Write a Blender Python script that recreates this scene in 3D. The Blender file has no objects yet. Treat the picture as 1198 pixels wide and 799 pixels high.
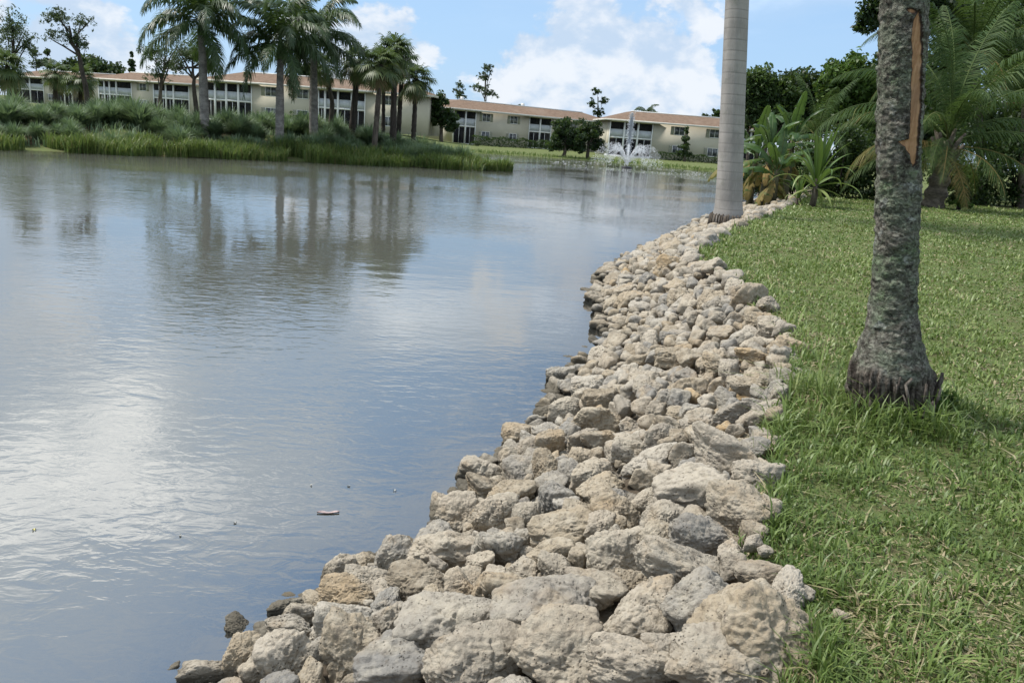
import bpy, bmesh, math, random
import numpy as np
from mathutils import Matrix, Vector, Euler

S = bpy.context.scene
COL = S.collection
PI = math.pi
R_ = math.radians

# ------------------------------------------------------------------ camera
F, CX, CY = 950.0, 599.0, 399.5            # focal length and centre in photograph pixels
PITCH, ROLL, EYE = R_(14.35), R_(4.3), 2.6  # eye height above the water
cam_d = bpy.data.cameras.new('camera')
cam_d.sensor_fit = 'HORIZONTAL'; cam_d.sensor_width = 36.0
cam_d.lens = F / 1198.0 * 36.0
cam_d.clip_start = 0.05; cam_d.clip_end = 6000
cam = bpy.data.objects.new('camera', cam_d); COL.objects.link(cam)
cam.matrix_world = (Matrix.Translation((0, 0, EYE)) @ Matrix.Rotation(PI/2 - PITCH, 4, 'X')
                    @ Matrix.Rotation(ROLL, 4, 'Z'))
S.camera = cam

# ------------------------------------------------------------------ sky, sun, exposure
SUN_EL, SUN_AZ = R_(58), R_(-78)            # azimuth from +Y towards +X (negative = left)
W = bpy.data.worlds.new('World'); S.world = W; W.use_nodes = True
def build_world():
    nt = W.node_tree; N = nt.nodes; L = nt.links
    N.clear()
    def nd(t, **k):
        n = N.new(t)
        for a, b in k.items(): setattr(n, a, b)
        return n
    def mth(op, a, b=None, clamp=False):
        n = nd('ShaderNodeMath', operation=op, use_clamp=clamp)
        for i, v in enumerate((a, b)):
            if v is None: continue
            if isinstance(v, (int, float)): n.inputs[i].default_value = v
            else: L.new(v, n.inputs[i])
        return n.outputs[0]
    def sstep(v, lo, hi, a=0.0, b=1.0):
        n = nd('ShaderNodeMapRange', interpolation_type='SMOOTHSTEP')
        L.new(v, n.inputs[0]); n.inputs[1].default_value = lo; n.inputs[2].default_value = hi
        n.inputs[3].default_value = a; n.inputs[4].default_value = b
        return n.outputs[0]
    def mixc(f, a, b):
        n = nd('ShaderNodeMix', data_type='RGBA')
        L.new(f, n.inputs[0])
        for i, v in ((6, a), (7, b)):
            if isinstance(v, tuple): n.inputs[i].default_value = (*v, 1)
            else: L.new(v, n.inputs[i])
        return n.outputs[2]
    out = nd('ShaderNodeOutputWorld'); bg = nd('ShaderNodeBackground')
    sky = nd('ShaderNodeTexSky', sky_type='NISHITA', sun_disc=False)
    sky.sun_elevation = SUN_EL; sky.sun_rotation = SUN_AZ
    sky.air_density = 1.0; sky.dust_density = 0.8; sky.ozone_density = 2.2
    tc = nd('ShaderNodeTexCoord')
    sep = nd('ShaderNodeSeparateXYZ'); L.new(tc.outputs['Generated'], sep.inputs[0])
    x, y, z = sep.outputs
    zc = mth('MAXIMUM', z, 0.0)
    # towering cumulus that sit on the horizon: noise on the direction itself
    mp = nd('ShaderNodeMapping'); L.new(tc.outputs['Generated'], mp.inputs[0])
    mp.inputs['Scale'].default_value = (1.0, 1.0, 1.5); mp.inputs['Location'].default_value = CUM_OFF; mp.inputs['Rotation'].default_value = (0, 0, R_(8))
    def noise(vec, scale, detail, rough, dist=0.0):
        n = nd('ShaderNodeTexNoise'); L.new(vec, n.inputs['Vector'])
        n.inputs['Scale'].default_value = scale; n.inputs['Detail'].default_value = detail
        n.inputs['Roughness'].default_value = rough; n.inputs['Distortion'].default_value = dist
        return n.outputs['Fac']
    big = noise(mp.outputs[0], 3.6, 2, 0.5)
    mid = noise(mp.outputs[0], 9.0, 9, 0.56, 0.15)
    dens = mth('ADD', mth('MULTIPLY', big, 0.55), mth('MULTIPLY', mid, 0.55))
    dens = mth('SUBTRACT', dens, mth('MULTIPLY', mth('POWER', zc, 0.8), 0.62))
    cum = sstep(dens, 0.430, 0.468)
    mp2 = nd('ShaderNodeMapping'); L.new(tc.outputs['Generated'], mp2.inputs[0])
    mp2.inputs['Scale'].default_value = (1.0, 1.0, 1.5)
    mp2.inputs['Rotation'].default_value = (0, 0, R_(8))
    mp2.inputs['Location'].default_value = (CUM_OFF[0]+0.022, CUM_OFF[1], CUM_OFF[2]-0.03)
    mid2 = noise(mp2.outputs[0], 9.0, 7, 0.56, 0.15)
    lit = sstep(mth('SUBTRACT', mid, mid2), -0.08, 0.10)
    cumcol = mixc(lit, (4.2, 5.1, 6.3), (6.6, 6.8, 7.1))
    # patchy higher layer, laid out on a flat plane above the place
    den = mth('ADD', zc, 0.16)
    cv = nd('ShaderNodeCombineXYZ'); L.new(mth('DIVIDE', x, den), cv.inputs[0]); L.new(mth('DIVIDE', y, den), cv.inputs[1])
    mp3 = nd('ShaderNodeMapping'); L.new(cv.outputs[0], mp3.inputs[0]); mp3.inputs['Location'].default_value = ALT_OFF
    hi1 = noise(mp3.outputs[0], 1.5, 8, 0.55, 0.3)
    high = mth('MULTIPLY', sstep(hi1, 0.35, 0.53), sstep(zc, 0.10, 0.32))
    hicol = mixc(sstep(hi1, 0.5, 0.68), (5.4, 6.0, 6.7), (14.0, 13.8, 13.2))
    # thin veil that pales the blue
    c0 = nd('ShaderNodeMix', data_type='RGBA'); c0.inputs[0].default_value = 0.68
    L.new(sky.outputs[0], c0.inputs[6]); c0.inputs[7].default_value = (3.1, 4.9, 7.4, 1)
    c1 = mixc(mth('MULTIPLY', high, 0.85), c0.outputs[2], hicol)
    c2 = mixc(mth('MULTIPLY', cum, 0.85), c1, cumcol)
    L.new(c2, bg.inputs[0]); bg.inputs[1].default_value = 0.084
    L.new(bg.outputs[0], out.inputs[0])
CUM_OFF = (-2.62, 0.44, -1.30)
ALT_OFF = (2.51, -8.45, 0.0)
build_world()
sun_d = bpy.data.lights.new('sun', 'SUN'); sun_d.energy = 3.1; sun_d.angle = R_(11); sun_d.color = (1.0, 0.955, 0.89)
sun = bpy.data.objects.new('sun', sun_d); COL.objects.link(sun)
sdir = Vector((math.sin(SUN_AZ)*math.cos(SUN_EL), math.cos(SUN_AZ)*math.cos(SUN_EL), math.sin(SUN_EL)))
sun.rotation_euler = sdir.to_track_quat('Z', 'Y').to_euler(); sun.location = (0, 0, 40)
S.view_settings.view_transform = 'Standard'; S.view_settings.look = 'None'
S.view_settings.gamma = 1.0; S.view_settings.use_curve_mapping = False
S.view_settings.exposure = 0.76
S.render.engine = 'CYCLES'
S.cycles.use_denoising = True
S.cycles.max_bounces = 6; S.cycles.transparent_max_bounces = 16
S.cycles.diffuse_bounces = 3; S.cycles.glossy_bounces = 3; S.cycles.transmission_bounces = 3
S.cycles.caustics_reflective = False; S.cycles.caustics_refractive = False

# ------------------------------------------------------------------ pixels <-> world
def ray(px, py):
    u, v = (px - CX)/F, -(py - CY)/F
    c, s = math.cos(ROLL), math.sin(ROLL)
    u, v = u*c - v*s, u*s + v*c
    return np.array([u, math.cos(PITCH) + v*math.sin(PITCH), -math.sin(PITCH) + v*math.cos(PITCH)])
def at(px, py, z):                     # where a pixel's ray meets the level z
    d = ray(px, py); t = (z - EYE)/d[2]
    return np.array([0, 0, EYE]) + t*d
def atd(px, py, D):                    # where it is D metres ahead
    d = ray(px, py)
    return np.array([0, 0, EYE]) + d*(D/d[1])
def proj(P):
    P = np.atleast_2d(P).astype(float); q = P - np.array([0, 0, EYE])
    dep = q[:, 1]*math.cos(PITCH) - q[:, 2]*math.sin(PITCH)
    v = (q[:, 1]*math.sin(PITCH) + q[:, 2]*math.cos(PITCH))/dep; u = q[:, 0]/dep
    c, s = math.cos(ROLL), math.sin(ROLL)
    u, v = u*c + v*s, -u*s + v*c
    return np.stack([CX + F*u, CY - F*v, dep], 1)

# ------------------------------------------------------------------ numeric helpers
def vnoise(P, seed=0):
    P = np.asarray(P, float); i = np.floor(P).astype(np.int64); f = P - i
    f = f*f*f*(f*(f*6 - 15) + 10)
    def h(a, b, c):
        n = (a*374761393 + b*668265263 + c*2147483647 + seed*974711) & 0xffffffff
        n = ((n ^ (n >> 13))*1274126177) & 0xffffffff
        n = ((n ^ (n >> 16))*2246822519) & 0xffffffff
        return ((n ^ (n >> 15)) & 0xffff)/32767.5 - 1.0
    r = 0
    for dx in (0, 1):
        wx = f[:, 0] if dx else 1 - f[:, 0]
        for dy in (0, 1):
            wy = f[:, 1] if dy else 1 - f[:, 1]
            for dz in (0, 1):
                wz = f[:, 2] if dz else 1 - f[:, 2]
                r = r + wx*wy*wz*h(i[:, 0]+dx, i[:, 1]+dy, i[:, 2]+dz)
    return r
def fbm(P, seed=0, octv=4, lac=2.03, gain=0.5):
    a, r, P = 1.0, 0, np.asarray(P, float)
    for k in range(octv):
        r = r + a*vnoise(P, seed + 17*k); P = P*lac + 11.3; a *= gain
    return r
def sm(x, a, b):
    t = np.clip((x - a)/(b - a), 0, 1); return t*t*(3 - 2*t)
def segdist(X, Y, pts, closed=False):
    P = np.array(pts, float); A = P; B = np.roll(P, -1, 0)
    if not closed: A, B = P[:-1], P[1:]
    best = np.full(X.shape, 1e9); idx = np.zeros(X.shape, int)
    for k in range(len(A)):
        ax, ay = A[k]; dx, dy = B[k] - A[k]
        t = np.clip(((X-ax)*dx + (Y-ay)*dy)/(dx*dx + dy*dy), 0, 1)
        d = np.hypot(X - ax - t*dx, Y - ay - t*dy)
        m = d < best; best[m] = d[m]; idx[m] = k
    return best, idx
def inpoly(X, Y, pts):
    P = np.array(pts, float); r = np.zeros(X.shape, bool); j = len(P) - 1
    for i in range(len(P)):
        xi, yi = P[i]; xj, yj = P[j]
        if yi != yj:
            c = ((yi > Y) != (yj > Y)) & (X < (xj - xi)*(Y - yi)/(yj - yi) + xi)
            r ^= c
        j = i
    return r

# ------------------------------------------------------------------ mesh helpers
def np_mesh(name, V, Fc, smooth=False, attrs=None, mats=None):
    """V (n,3), Fc list of (m,k) index arrays"""
    me = bpy.data.meshes.new(name)
    V = np.ascontiguousarray(V, np.float32)
    if not isinstance(Fc, (list, tuple)): Fc = [Fc]
    Fc = [np.asarray(f, np.int32) for f in Fc if len(f)]
    idx = np.concatenate([f.ravel() for f in Fc]) if Fc else np.zeros(0, np.int32)
    cnt = np.concatenate([np.full(len(f), f.shape[1], np.int32) for f in Fc]) if Fc else np.zeros(0, np.int32)
    st = np.concatenate([[0], np.cumsum(cnt)[:-1]]).astype(np.int32) if len(cnt) else cnt
    me.vertices.add(len(V)); me.vertices.foreach_set('co', V.ravel())
    me.loops.add(len(idx)); me.loops.foreach_set('vertex_index', idx)
    me.polygons.add(len(cnt)); me.polygons.foreach_set('loop_start', st)
    me.update(calc_edges=True)
    if smooth: me.polygons.foreach_set('use_smooth', np.ones(len(cnt), bool))
    for k, v in (attrs or {}).items():
        a = me.attributes.new(k, 'FLOAT', 'POINT'); a.data.foreach_set('value', np.asarray(v, np.float32))
    for m in (mats or []): me.materials.append(m)
    me.validate(); me.update()
    return me
def link(name, me, mat=None, parent=None, loc=None, rot=None, scale=None):
    o = bpy.data.objects.new(name, me); COL.objects.link(o)
    if mat is not None and me is not None and not me.materials: me.materials.append(mat)
    if parent is not None: o.parent = parent
    if loc is not None: o.location = loc
    if rot is not None: o.rotation_euler = rot
    if scale is not None: o.scale = scale
    return o
def tag(o, label=None, cat=None, group=None, kind=None):
    for k, v in (('label', label), ('category', cat), ('group', group), ('kind', kind)):
        if v: o[k] = v
    return o
def empty(name, loc=(0, 0, 0), rz=0.0):
    o = bpy.data.objects.new(name, None); COL.objects.link(o)
    o.location = loc; o.rotation_euler = (0, 0, rz); o.empty_display_size = 0.2
    return o
class MB:
    def __init__(s): s.V = []; s.F3 = []; s.F4 = []; s.n = 0; s.A = []
    def add(s, V, f3=None, f4=None, a=0.0):
        V = np.asarray(V, float).reshape(-1, 3)
        if f3 is not None and len(f3): s.F3.append(np.asarray(f3) + s.n)
        if f4 is not None and len(f4): s.F4.append(np.asarray(f4) + s.n)
        s.A.append(np.broadcast_to(np.asarray(a, float), (len(V),)))
        s.V.append(V); s.n += len(V); return s
    def box(s, x0, x1, y0, y1, z0, z1, a=0.0):
        V = [(x, y, z) for z in (z0, z1) for y in (y0, y1) for x in (x0, x1)]
        return s.add(V, f4=[(0, 2, 3, 1), (4, 5, 7, 6), (0, 1, 5, 4), (2, 6, 7, 3), (0, 4, 6, 2), (1, 3, 7, 5)], a=a)
    def tube(s, pts, rad, n=8, a=0.0, cap=True):
        pts = np.asarray(pts, float); rad = np.broadcast_to(np.asarray(rad, float), (len(pts),))
        T = np.gradient(pts, axis=0); T /= np.linalg.norm(T, axis=1)[:, None] + 1e-9
        ref = np.array([0, 0, 1.0]) if abs(T[0][2]) < 0.9 else np.array([1.0, 0, 0])
        U = np.cross(T, ref); U /= np.linalg.norm(U, axis=1)[:, None] + 1e-9
        Wv = np.cross(T, U)
        th = np.arange(n)*2*PI/n
        V = pts[:, None, :] + rad[:, None, None]*(np.cos(th)[None, :, None]*U[:, None, :] + np.sin(th)[None, :, None]*Wv[:, None, :])
        m = len(pts); i = np.arange(m-1)[:, None]*n; j = np.arange(n)[None, :]; k = (j+1) % n
        f4 = np.stack([i+j, i+k, i+n+k, i+n+j], -1).reshape(-1, 4)
        V = V.reshape(-1, 3); f3 = []
        if cap:
            V = np.concatenate([V, pts[:1], pts[-1:]]); b = m*n
            f3 = [(b, (q+1) % n, q) for q in range(n)] + [(b+1, (m-1)*n+q, (m-1)*n+(q+1) % n) for q in range(n)]
        return s.add(V, f3=f3, f4=f4, a=a)
    def mesh(s, name, smooth=False, attr='lv'):
        V = np.concatenate(s.V) if s.V else np.zeros((0, 3))
        fs = []
        if s.F3: fs.append(np.concatenate(s.F3))
        if s.F4: fs.append(np.concatenate(s.F4))
        return np_mesh(name, V, fs, smooth, {attr: np.concatenate(s.A)} if s.A else None)
    def obj(s, name, mat, parent=None, smooth=False, **k):
        return link(name, s.mesh(name, smooth), mat, parent, **k)

# ------------------------------------------------------------------ materials
class Mat:
    def __init__(s, name):
        s.m = bpy.data.materials.new(name); s.m.use_nodes = True
        s.nt = s.m.node_tree; s.N = s.nt.nodes; s.L = s.nt.links; s.N.clear()
        s.out = s.N.new('ShaderNodeOutputMaterial')
    def nd(s, t, **k):
        n = s.N.new(t)
        for a, b in k.items(): setattr(n, a, b)
        return n
    def set(s, inp, v):
        if isinstance(v, bpy.types.NodeSocket): s.L.new(v, inp)
        elif isinstance(v, tuple) and len(v) == 3 and inp.type == 'RGBA': inp.default_value = (*v, 1)
        else: inp.default_value = v
    def math(s, op, a, b=None, clamp=False):
        n = s.nd('ShaderNodeMath', operation=op, use_clamp=clamp); s.set(n.inputs[0], a)
        if b is not None: s.set(n.inputs[1], b)
        return n.outputs[0]
    def pos(s): return s.nd('ShaderNodeNewGeometry').outputs['Position']
    def ocoord(s): return s.nd('ShaderNodeTexCoord').outputs['Object']
    def attr(s, name): return s.nd('ShaderNodeAttribute', attribute_name=name).outputs['Fac']
    def rnd(s): return s.nd('ShaderNodeObjectInfo').outputs['Random']
    def mapping(s, v, scale=(1, 1, 1), loc=(0, 0, 0), rot=(0, 0, 0)):
        n = s.nd('ShaderNodeMapping'); s.L.new(v, n.inputs[0])
        n.inputs['Scale'].default_value = scale; n.inputs['Rotation'].default_value = rot
        s.set(n.inputs['Location'], loc); return n.outputs[0]
    def noise(s, v, scale, detail=4, rough=0.55, dist=0.0):
        n = s.nd('ShaderNodeTexNoise'); s.L.new(v, n.inputs['Vector'])
        n.inputs['Scale'].default_value = scale; n.inputs['Detail'].default_value = detail
        n.inputs['Roughness'].default_value = rough; n.inputs['Distortion'].default_value = dist
        return n.outputs['Fac']
    def voro(s, v, scale, feature='F1', out='Distance', rand=1.0):
        n = s.nd('ShaderNodeTexVoronoi', feature=feature); s.L.new(v, n.inputs['Vector'])
        n.inputs['Scale'].default_value = scale; n.inputs['Randomness'].default_value = rand
        return n.outputs[out]
    def step(s, v, lo, hi, a=0.0, b=1.0):
        n = s.nd('ShaderNodeMapRange', interpolation_type='SMOOTHSTEP'); s.set(n.inputs[0], v)
        n.inputs[1].default_value = lo; n.inputs[2].default_value = hi; n.inputs[3].default_value = a; n.inputs[4].default_value = b
        return n.outputs[0]
    def ramp(s, v, stops):
        n = s.nd('ShaderNodeValToRGB'); s.set(n.inputs[0], v); e = n.color_ramp.elements
        while len(e) < len(stops): e.new(0.5)
        for q, (p, c) in zip(e, stops): q.position = p; q.color = (*c, 1)
        return n.outputs[0]
    def mix(s, f, a, b, blend='MIX'):
        n = s.nd('ShaderNodeMix', data_type='RGBA', blend_type=blend); s.set(n.inputs[0], f)
        s.set(n.inputs[6], a); s.set(n.inputs[7], b); return n.outputs[2]
    def bump(s, h, strength, dist, normal=None):
        n = s.nd('ShaderNodeBump'); s.set(n.inputs['Height'], h)
        n.inputs['Strength'].default_value = strength; n.inputs['Distance'].default_value = dist
        if normal is not None: s.L.new(normal, n.inputs['Normal'])
        return n.outputs[0]
    def bsdf(s, col, rough=0.8, normal=None, spec=0.3, **k):
        b = s.nd('ShaderNodeBsdfPrincipled'); s.set(b.inputs['Base Color'], col); s.set(b.inputs['Roughness'], rough)
        b.inputs['Specular IOR Level'].default_value = spec
        if normal is not None: s.L.new(normal, b.inputs['Normal'])
        for q, v in k.items(): s.set(b.inputs[q], v)
        return b.outputs[0]
    def done(s, sh): s.L.new(sh, s.out.inputs[0]); return s.m
    def mixsh(s, f, a, b):
        n = s.nd('ShaderNodeMixShader'); s.set(n.inputs[0], f); s.L.new(a, n.inputs[1]); s.L.new(b, n.inputs[2]); return n.outputs[0]

def leaf_mat(name, stops, rough=0.5, trans=0.3, spec=0.35, nscale=0.0):
    m = Mat(name); v = m.attr('lv')
    v = m.math('ADD', v, m.math('MULTIPLY', m.math('SUBTRACT', m.rnd(), 0.5), 0.18))
    if nscale: v = m.math('ADD', v, m.math('MULTIPLY', m.math('SUBTRACT', m.noise(m.pos(), nscale, 3), 0.5), 0.5))
    col = m.ramp(v, stops)
    b = m.bsdf(col, rough, spec=spec)
    t = m.nd('ShaderNodeBsdfTranslucent'); m.L.new(m.mix(0.35, col, (0.20, 0.30, 0.05)), t.inputs[0])
    return m.done(m.mixsh(trans, b, t.outputs[0]))
def plain_mat(name, col, rough=0.7, spec=0.3, nscale=3.0, var=0.12, bump=0.0, bscale=20.0):
    m = Mat(name); p = m.ocoord()
    n = m.noise(p, nscale, 6, 0.6)
    c = m.mix(m.step(n, 0.3, 0.7), tuple(x*(1-var) for x in col), tuple(min(1, x*(1+var)) for x in col))
    nb = m.bump(m.noise(p, bscale, 5), bump, 0.02) if bump else None
    return m.done(m.bsdf(c, rough, nb, spec))
def bark_mat(name, dark, light, scale=6.0, stretch=0.25):
    m = Mat(name); p = m.mapping(m.pos(), (1, 1, stretch))
    n = m.noise(p, scale, 7, 0.65, 0.4)
    c = m.mix(m.step(n, 0.32, 0.68), dark, light)
    return m.done(m.bsdf(c, 0.9, m.bump(m.noise(p, scale*3, 6, 0.7), 0.7, 0.03), 0.15))

# ------------------------------------------------------------------ shore lines (plan view)
WL = [(-9.0, -6.5), (-5.2, -2.0), (-2.9, 0.8), (-1.75, 2.3)] + [tuple(at(x, y, 0)[:2]) for x, y in (
    (240, 799), (285, 762), (350, 722), (410, 664), (505, 628), (548, 572), (595, 522), (625, 490), (656, 440), (708, 402),
    (700, 372), (698, 322), (742, 296), (798, 271), (832, 252))] + [(11.6, 42.0), (16.0, 58.0)]
GL = [(-5.0, -8.0), (-2.3, -3.8), (-0.5, -0.9), (0.45, 0.8)] + [tuple(at(x, y, 0.95)[:2]) for x, y in (
    (955, 799), (935, 700), (890, 640), (900, 560), (902, 520), (921, 460), (926, 400), (916, 370), (882, 350), (852, 320), (817, 295),
    (842, 275), (882, 258), (902, 250))] + [(8.6, 26.8), (11.3, 33.0), (15.2, 43.5), (19.5, 58.5)]
BANK = WL + GL[::-1]
POND_OTHER = [(20.5, 70), (24.5, 80), (27, 88), (23, 93), (15, 99), (8.5, 103), (0, 101), (-6, 96), (-9, 86), (-9, 74), (-4.5, 64.5),
              (-1.0, 58.5), (-2.6, 56.2), (-8.5, 52.9), (-15.7, 48.5), (-20.5, 44.2), (-25.7, 40.4), (-33, 37), (-44, 30), (-52, 12), (-44, -12), (-22, -14)]
POND = WL + POND_OTHER
NW = len(WL) - 1
LAWN_Z = 0.95
def terrain(X, Y):
    X = np.asarray(X, float); Y = np.asarray(Y, float)
    d, idx = segdist(X, Y, POND, True); ins = inpoly(X, Y, POND)
    rb = (idx < NW)
    plat = 1.35 - 1.0*sm(X + 0.12*(Y-60), -17, 2)
    plat = np.where(Y < 30, 1.0, plat)
    other = plat*sm(d, -0.5, 9.0) + 0.04*fbm(np.stack([X*0.3, Y*0.3, X*0], -1).reshape(-1, 3), 5, 3).reshape(X.shape)*sm(d, 0, 2)
    dW, _ = segdist(X, Y, WL); dG, _ = segdist(X, Y, GL)
    lawn = LAWN_Z + 0.09*sm(dG, 0, 5) + 0.035*fbm(np.stack([X*0.6, Y*0.6, X*0], -1).reshape(-1, 3), 9, 3).reshape(X.shape)*sm(dG, 0, 1)
    bank = LAWN_Z*(dW/(dW + dG + 1e-6)) - 0.10
    blend = sm(Y, 55, 66)
    z = np.where(rb, lawn*(1-blend) + other*blend, other)
    # left of camera the shore is lawn too
    z = np.where(inpoly(X, Y, BANK), bank, z)
    z = np.where(ins, -np.minimum(0.04 + d*np.where(rb, 0.42, 0.25), 1.5), z)
    return z
def bank_z(X, Y):
    dW, _ = segdist(X, Y, WL); dG, _ = segdist(X, Y, GL)
    ins = inpoly(X, Y, POND)
    return np.where(ins, -dW*0.42, LAWN_Z*(dW/(dW + dG + 1e-6)))
def gz(x, y): return float(terrain(np.array([x]), np.array([y]))[0])
def geo(a, b, n): return list(np.geomspace(a, b, n))

def build_ground():
    xs = sorted(set([-v for v in geo(62, 3000, 16)] + list(np.arange(-60, -4, 1.0)) + list(np.round(np.arange(-4, 14, 0.2), 3)) + list(np.arange(14, 60, 1.0)) + geo(61, 3000, 16)))
    ys = sorted(set([-v for v in geo(16, 2000, 12)] + list(np.arange(-15, -3, 1.0)) + list(np.round(np.arange(-3, 30, 0.2), 3)) + list(np.arange(30, 110, 1.0)) + geo(111, 3500, 22)))
    X, Y = np.meshgrid(np.array(xs), np.array(ys))
    Z = terrain(X, Y)
    nx, ny = len(xs), len(ys)
    i = np.arange(ny-1)[:, None]*nx; j = np.arange(nx-1)[None, :]
    Fq = np.stack([i+j, i+j+1, i+nx+j+1, i+nx+j], -1).reshape(-1, 4)
    bank = inpoly(X, Y, BANK).astype(float); ins = inpoly(X, Y, POND)
    bank = np.maximum(bank, ins.astype(float))
    d, _ = segdist(X, Y, POND, True)
    _, ii = segdist(X, Y, POND, True)
    mulch = (1 - sm(d, 7, 9.5))*(ii >= NW)*(Y > 25)*(X < 3)*(Y < 66)*(~ins)
    m = Mat('lawn_ground'); p = m.pos()
    n1 = m.noise(p, 0.35, 5, 0.6); n2 = m.noise(p, 5.0, 6, 0.7); n3 = m.noise(p, 40.0, 4, 0.7)
    g = m.mix(m.step(n1, 0.35, 0.65), (0.095, 0.130, 0.040), (0.130, 0.165, 0.058))
    g = m.mix(m.math('MULTIPLY', m.step(n2, 0.42, 0.66), 0.75), g, (0.135, 0.110, 0.065))
    g = m.mix(m.math('MULTIPLY', m.step(n3, 0.45, 0.7), 0.35), g, (0.05, 0.085, 0.02))
    dirt = m.mix(n2, (0.075, 0.060, 0.045), (0.17, 0.14, 0.105))
    c = m.mix(m.step(m.attr('bank'), 0.35, 0.65), g, dirt)
    c = m.mix(m.math('MULTIPLY', m.attr('mulch'), m.step(n1, 0.42, 0.55, 0.75, 0.0)), c, m.mix(n3, (0.085, 0.055, 0.038), (0.16, 0.115, 0.08)))
    mat = m.done(m.bsdf(c, 0.95, m.bump(m.noise(p, 25, 6, 0.75), 0.8, 0.05), 0.1))
    me = np_mesh('ground', np.stack([X, Y, Z], -1).reshape(-1, 3), Fq, True, {'bank': bank.ravel(), 'mulch': mulch.astype(float).ravel()})
    tag(link('ground', me, mat), 'green lawn and soil around the pond', None, None, 'structure')
    # water on the same grid
    dsg = np.where(ins, -d, d)
    fm = dsg.ravel()[Fq].min(1) < 0.9
    keep = Fq[fm]; used = np.unique(keep); mp = np.full(nx*ny, -1); mp[used] = np.arange(len(used))
    Vw = np.stack([X, Y, X*0], -1).reshape(-1, 3)[used]
    depth = np.clip(-Z.ravel()[used], 0, 5)
    turb = np.clip(1 - np.exp(-depth*2.2), 0.15, 1)
    w = Mat('pond_water'); p = w.pos()
    a = w.mapping(p, (1.0, 1.9, 1), rot=(0, 0, R_(-14)))
    b = w.mapping(p, (1.0, 1.5, 1), rot=(0, 0, R_(24)))
    big = w.noise(w.mapping(p, (1, 1, 1), (5.2, 2.7, 0)), 0.11, 3, 0.5)
    rip = w.noise(a, 3.6, 3, 0.5, 0.6); rip2 = w.noise(b, 11.0, 2, 0.5, 0.3); swell = w.noise(a, 0.7, 2, 0.5)
    calm = w.step(big, 0.40, 0.62, 0.16, 1.0)
    sep = w.nd('ShaderNodeSeparateXYZ'); w.L.new(p, sep.inputs[0])
    calm = w.math('MULTIPLY', calm, w.step(sep.outputs[1], 12.0, 30.0, 1.0, 2.6))
    h = w.math('ADD', w.math('MULTIPLY', w.math('ADD', w.math('MULTIPLY', rip, 0.038), w.math('MULTIPLY', rip2, 0.0045)), calm), w.math('MULTIPLY', swell, 0.036))
    nrm = w.bump(h, 0.19, 1.0)
    fr = w.nd('ShaderNodeFresnel'); fr.inputs['IOR'].default_value = 4.0; w.L.new(nrm, fr.inputs['Normal'])
    gl = w.nd('ShaderNodeBsdfGlossy'); gl.inputs['Roughness'].default_value = 0.012; w.L.new(nrm, gl.inputs['Normal'])
    gl.inputs['Color'].default_value = (1, 1, 1, 1)
    df = w.nd('ShaderNodeBsdfDiffuse'); df.inputs['Color'].default_value = (0.098, 0.100, 0.086, 1)
    tr = w.nd('ShaderNodeBsdfTransparent'); tr.inputs['Color'].default_value = (0.80, 0.82, 0.74, 1)
    body = w.mixsh(w.attr('turb'), tr.outputs[0], df.outputs[0])
    mat = w.done(w.mixsh(fr.outputs[0], body, gl.outputs[0]))
    me = np_mesh('pond_water', Vw, mp[keep], True, {'turb': turb})
    tag(link('pond_water', me, mat), 'calm murky pond reflecting the cloudy sky', None, None, 'structure')
build_ground()
# ------------------------------------------------------------------ rock bank
rng = np.random.default_rng(7)
def ico(sub):
    bm = bmesh.new(); bmesh.ops.create_icosphere(bm, subdivisions=sub, radius=1.0)
    bm.verts.ensure_lookup_table()
    V = np.array([v.co[:] for v in bm.verts]); Fc = np.array([[v.index for v in f.verts] for f in bm.faces]); bm.free()
    return V / np.linalg.norm(V, axis=1)[:, None], Fc
ICO = {k: ico(k) for k in (3, 4, 5, 6)}
def rock_verts(seed, sub, rounded=0.0, extra=None):
    r = np.random.default_rng(seed); D, Fc = ICO[sub]
    n = r.integers(9, 16); N = r.normal(size=(n, 3)); N /= np.linalg.norm(N, axis=1)[:, None]
    N = np.concatenate([N, np.eye(3), -np.eye(3)]); h = np.concatenate([r.uniform(0.66, 1.0, n), np.full(6, 1.05)])
    if extra is not None:
        E = np.array(extra, float); e3 = E[:, :3]/np.linalg.norm(E[:, :3], axis=1)[:, None]
        N = np.concatenate([N, e3]); h = np.concatenate([h, E[:, 3]])
    dots = np.clip(D @ N.T, 0.02, None); q = h[None, :]/dots
    k = 13.0 - 8*rounded
    rad = -np.log(np.exp(-k*np.minimum(q, 6)).sum(1))/k
    P = D*rad[:, None]
    o = r.uniform(-50, 50, 3)
    disp = 0.085*fbm(P*1.6 + o, seed, 3) + 0.055*fbm(P*4.2 + o, seed+3, 3)
    pit = fbm(P*5.5 + o*1.7, seed+8, 3); disp -= 0.09*np.clip(pit - 0.28, 0, 1)
    rg = 1 - np.abs(fbm(P*3.1 + o*0.6, seed+11, 3)); disp -= 0.05*np.clip(rg - 0.72, 0, 1)*3
    if sub >= 5: disp += 0.022*fbm(P*13 + o, seed+21, 3)
    P = P + D*disp[:, None]
    lo, hi = P.min(0), P.max(0)
    P = (P - (lo + hi)/2)/((hi - lo)/2)
    return P, Fc, pit
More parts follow.
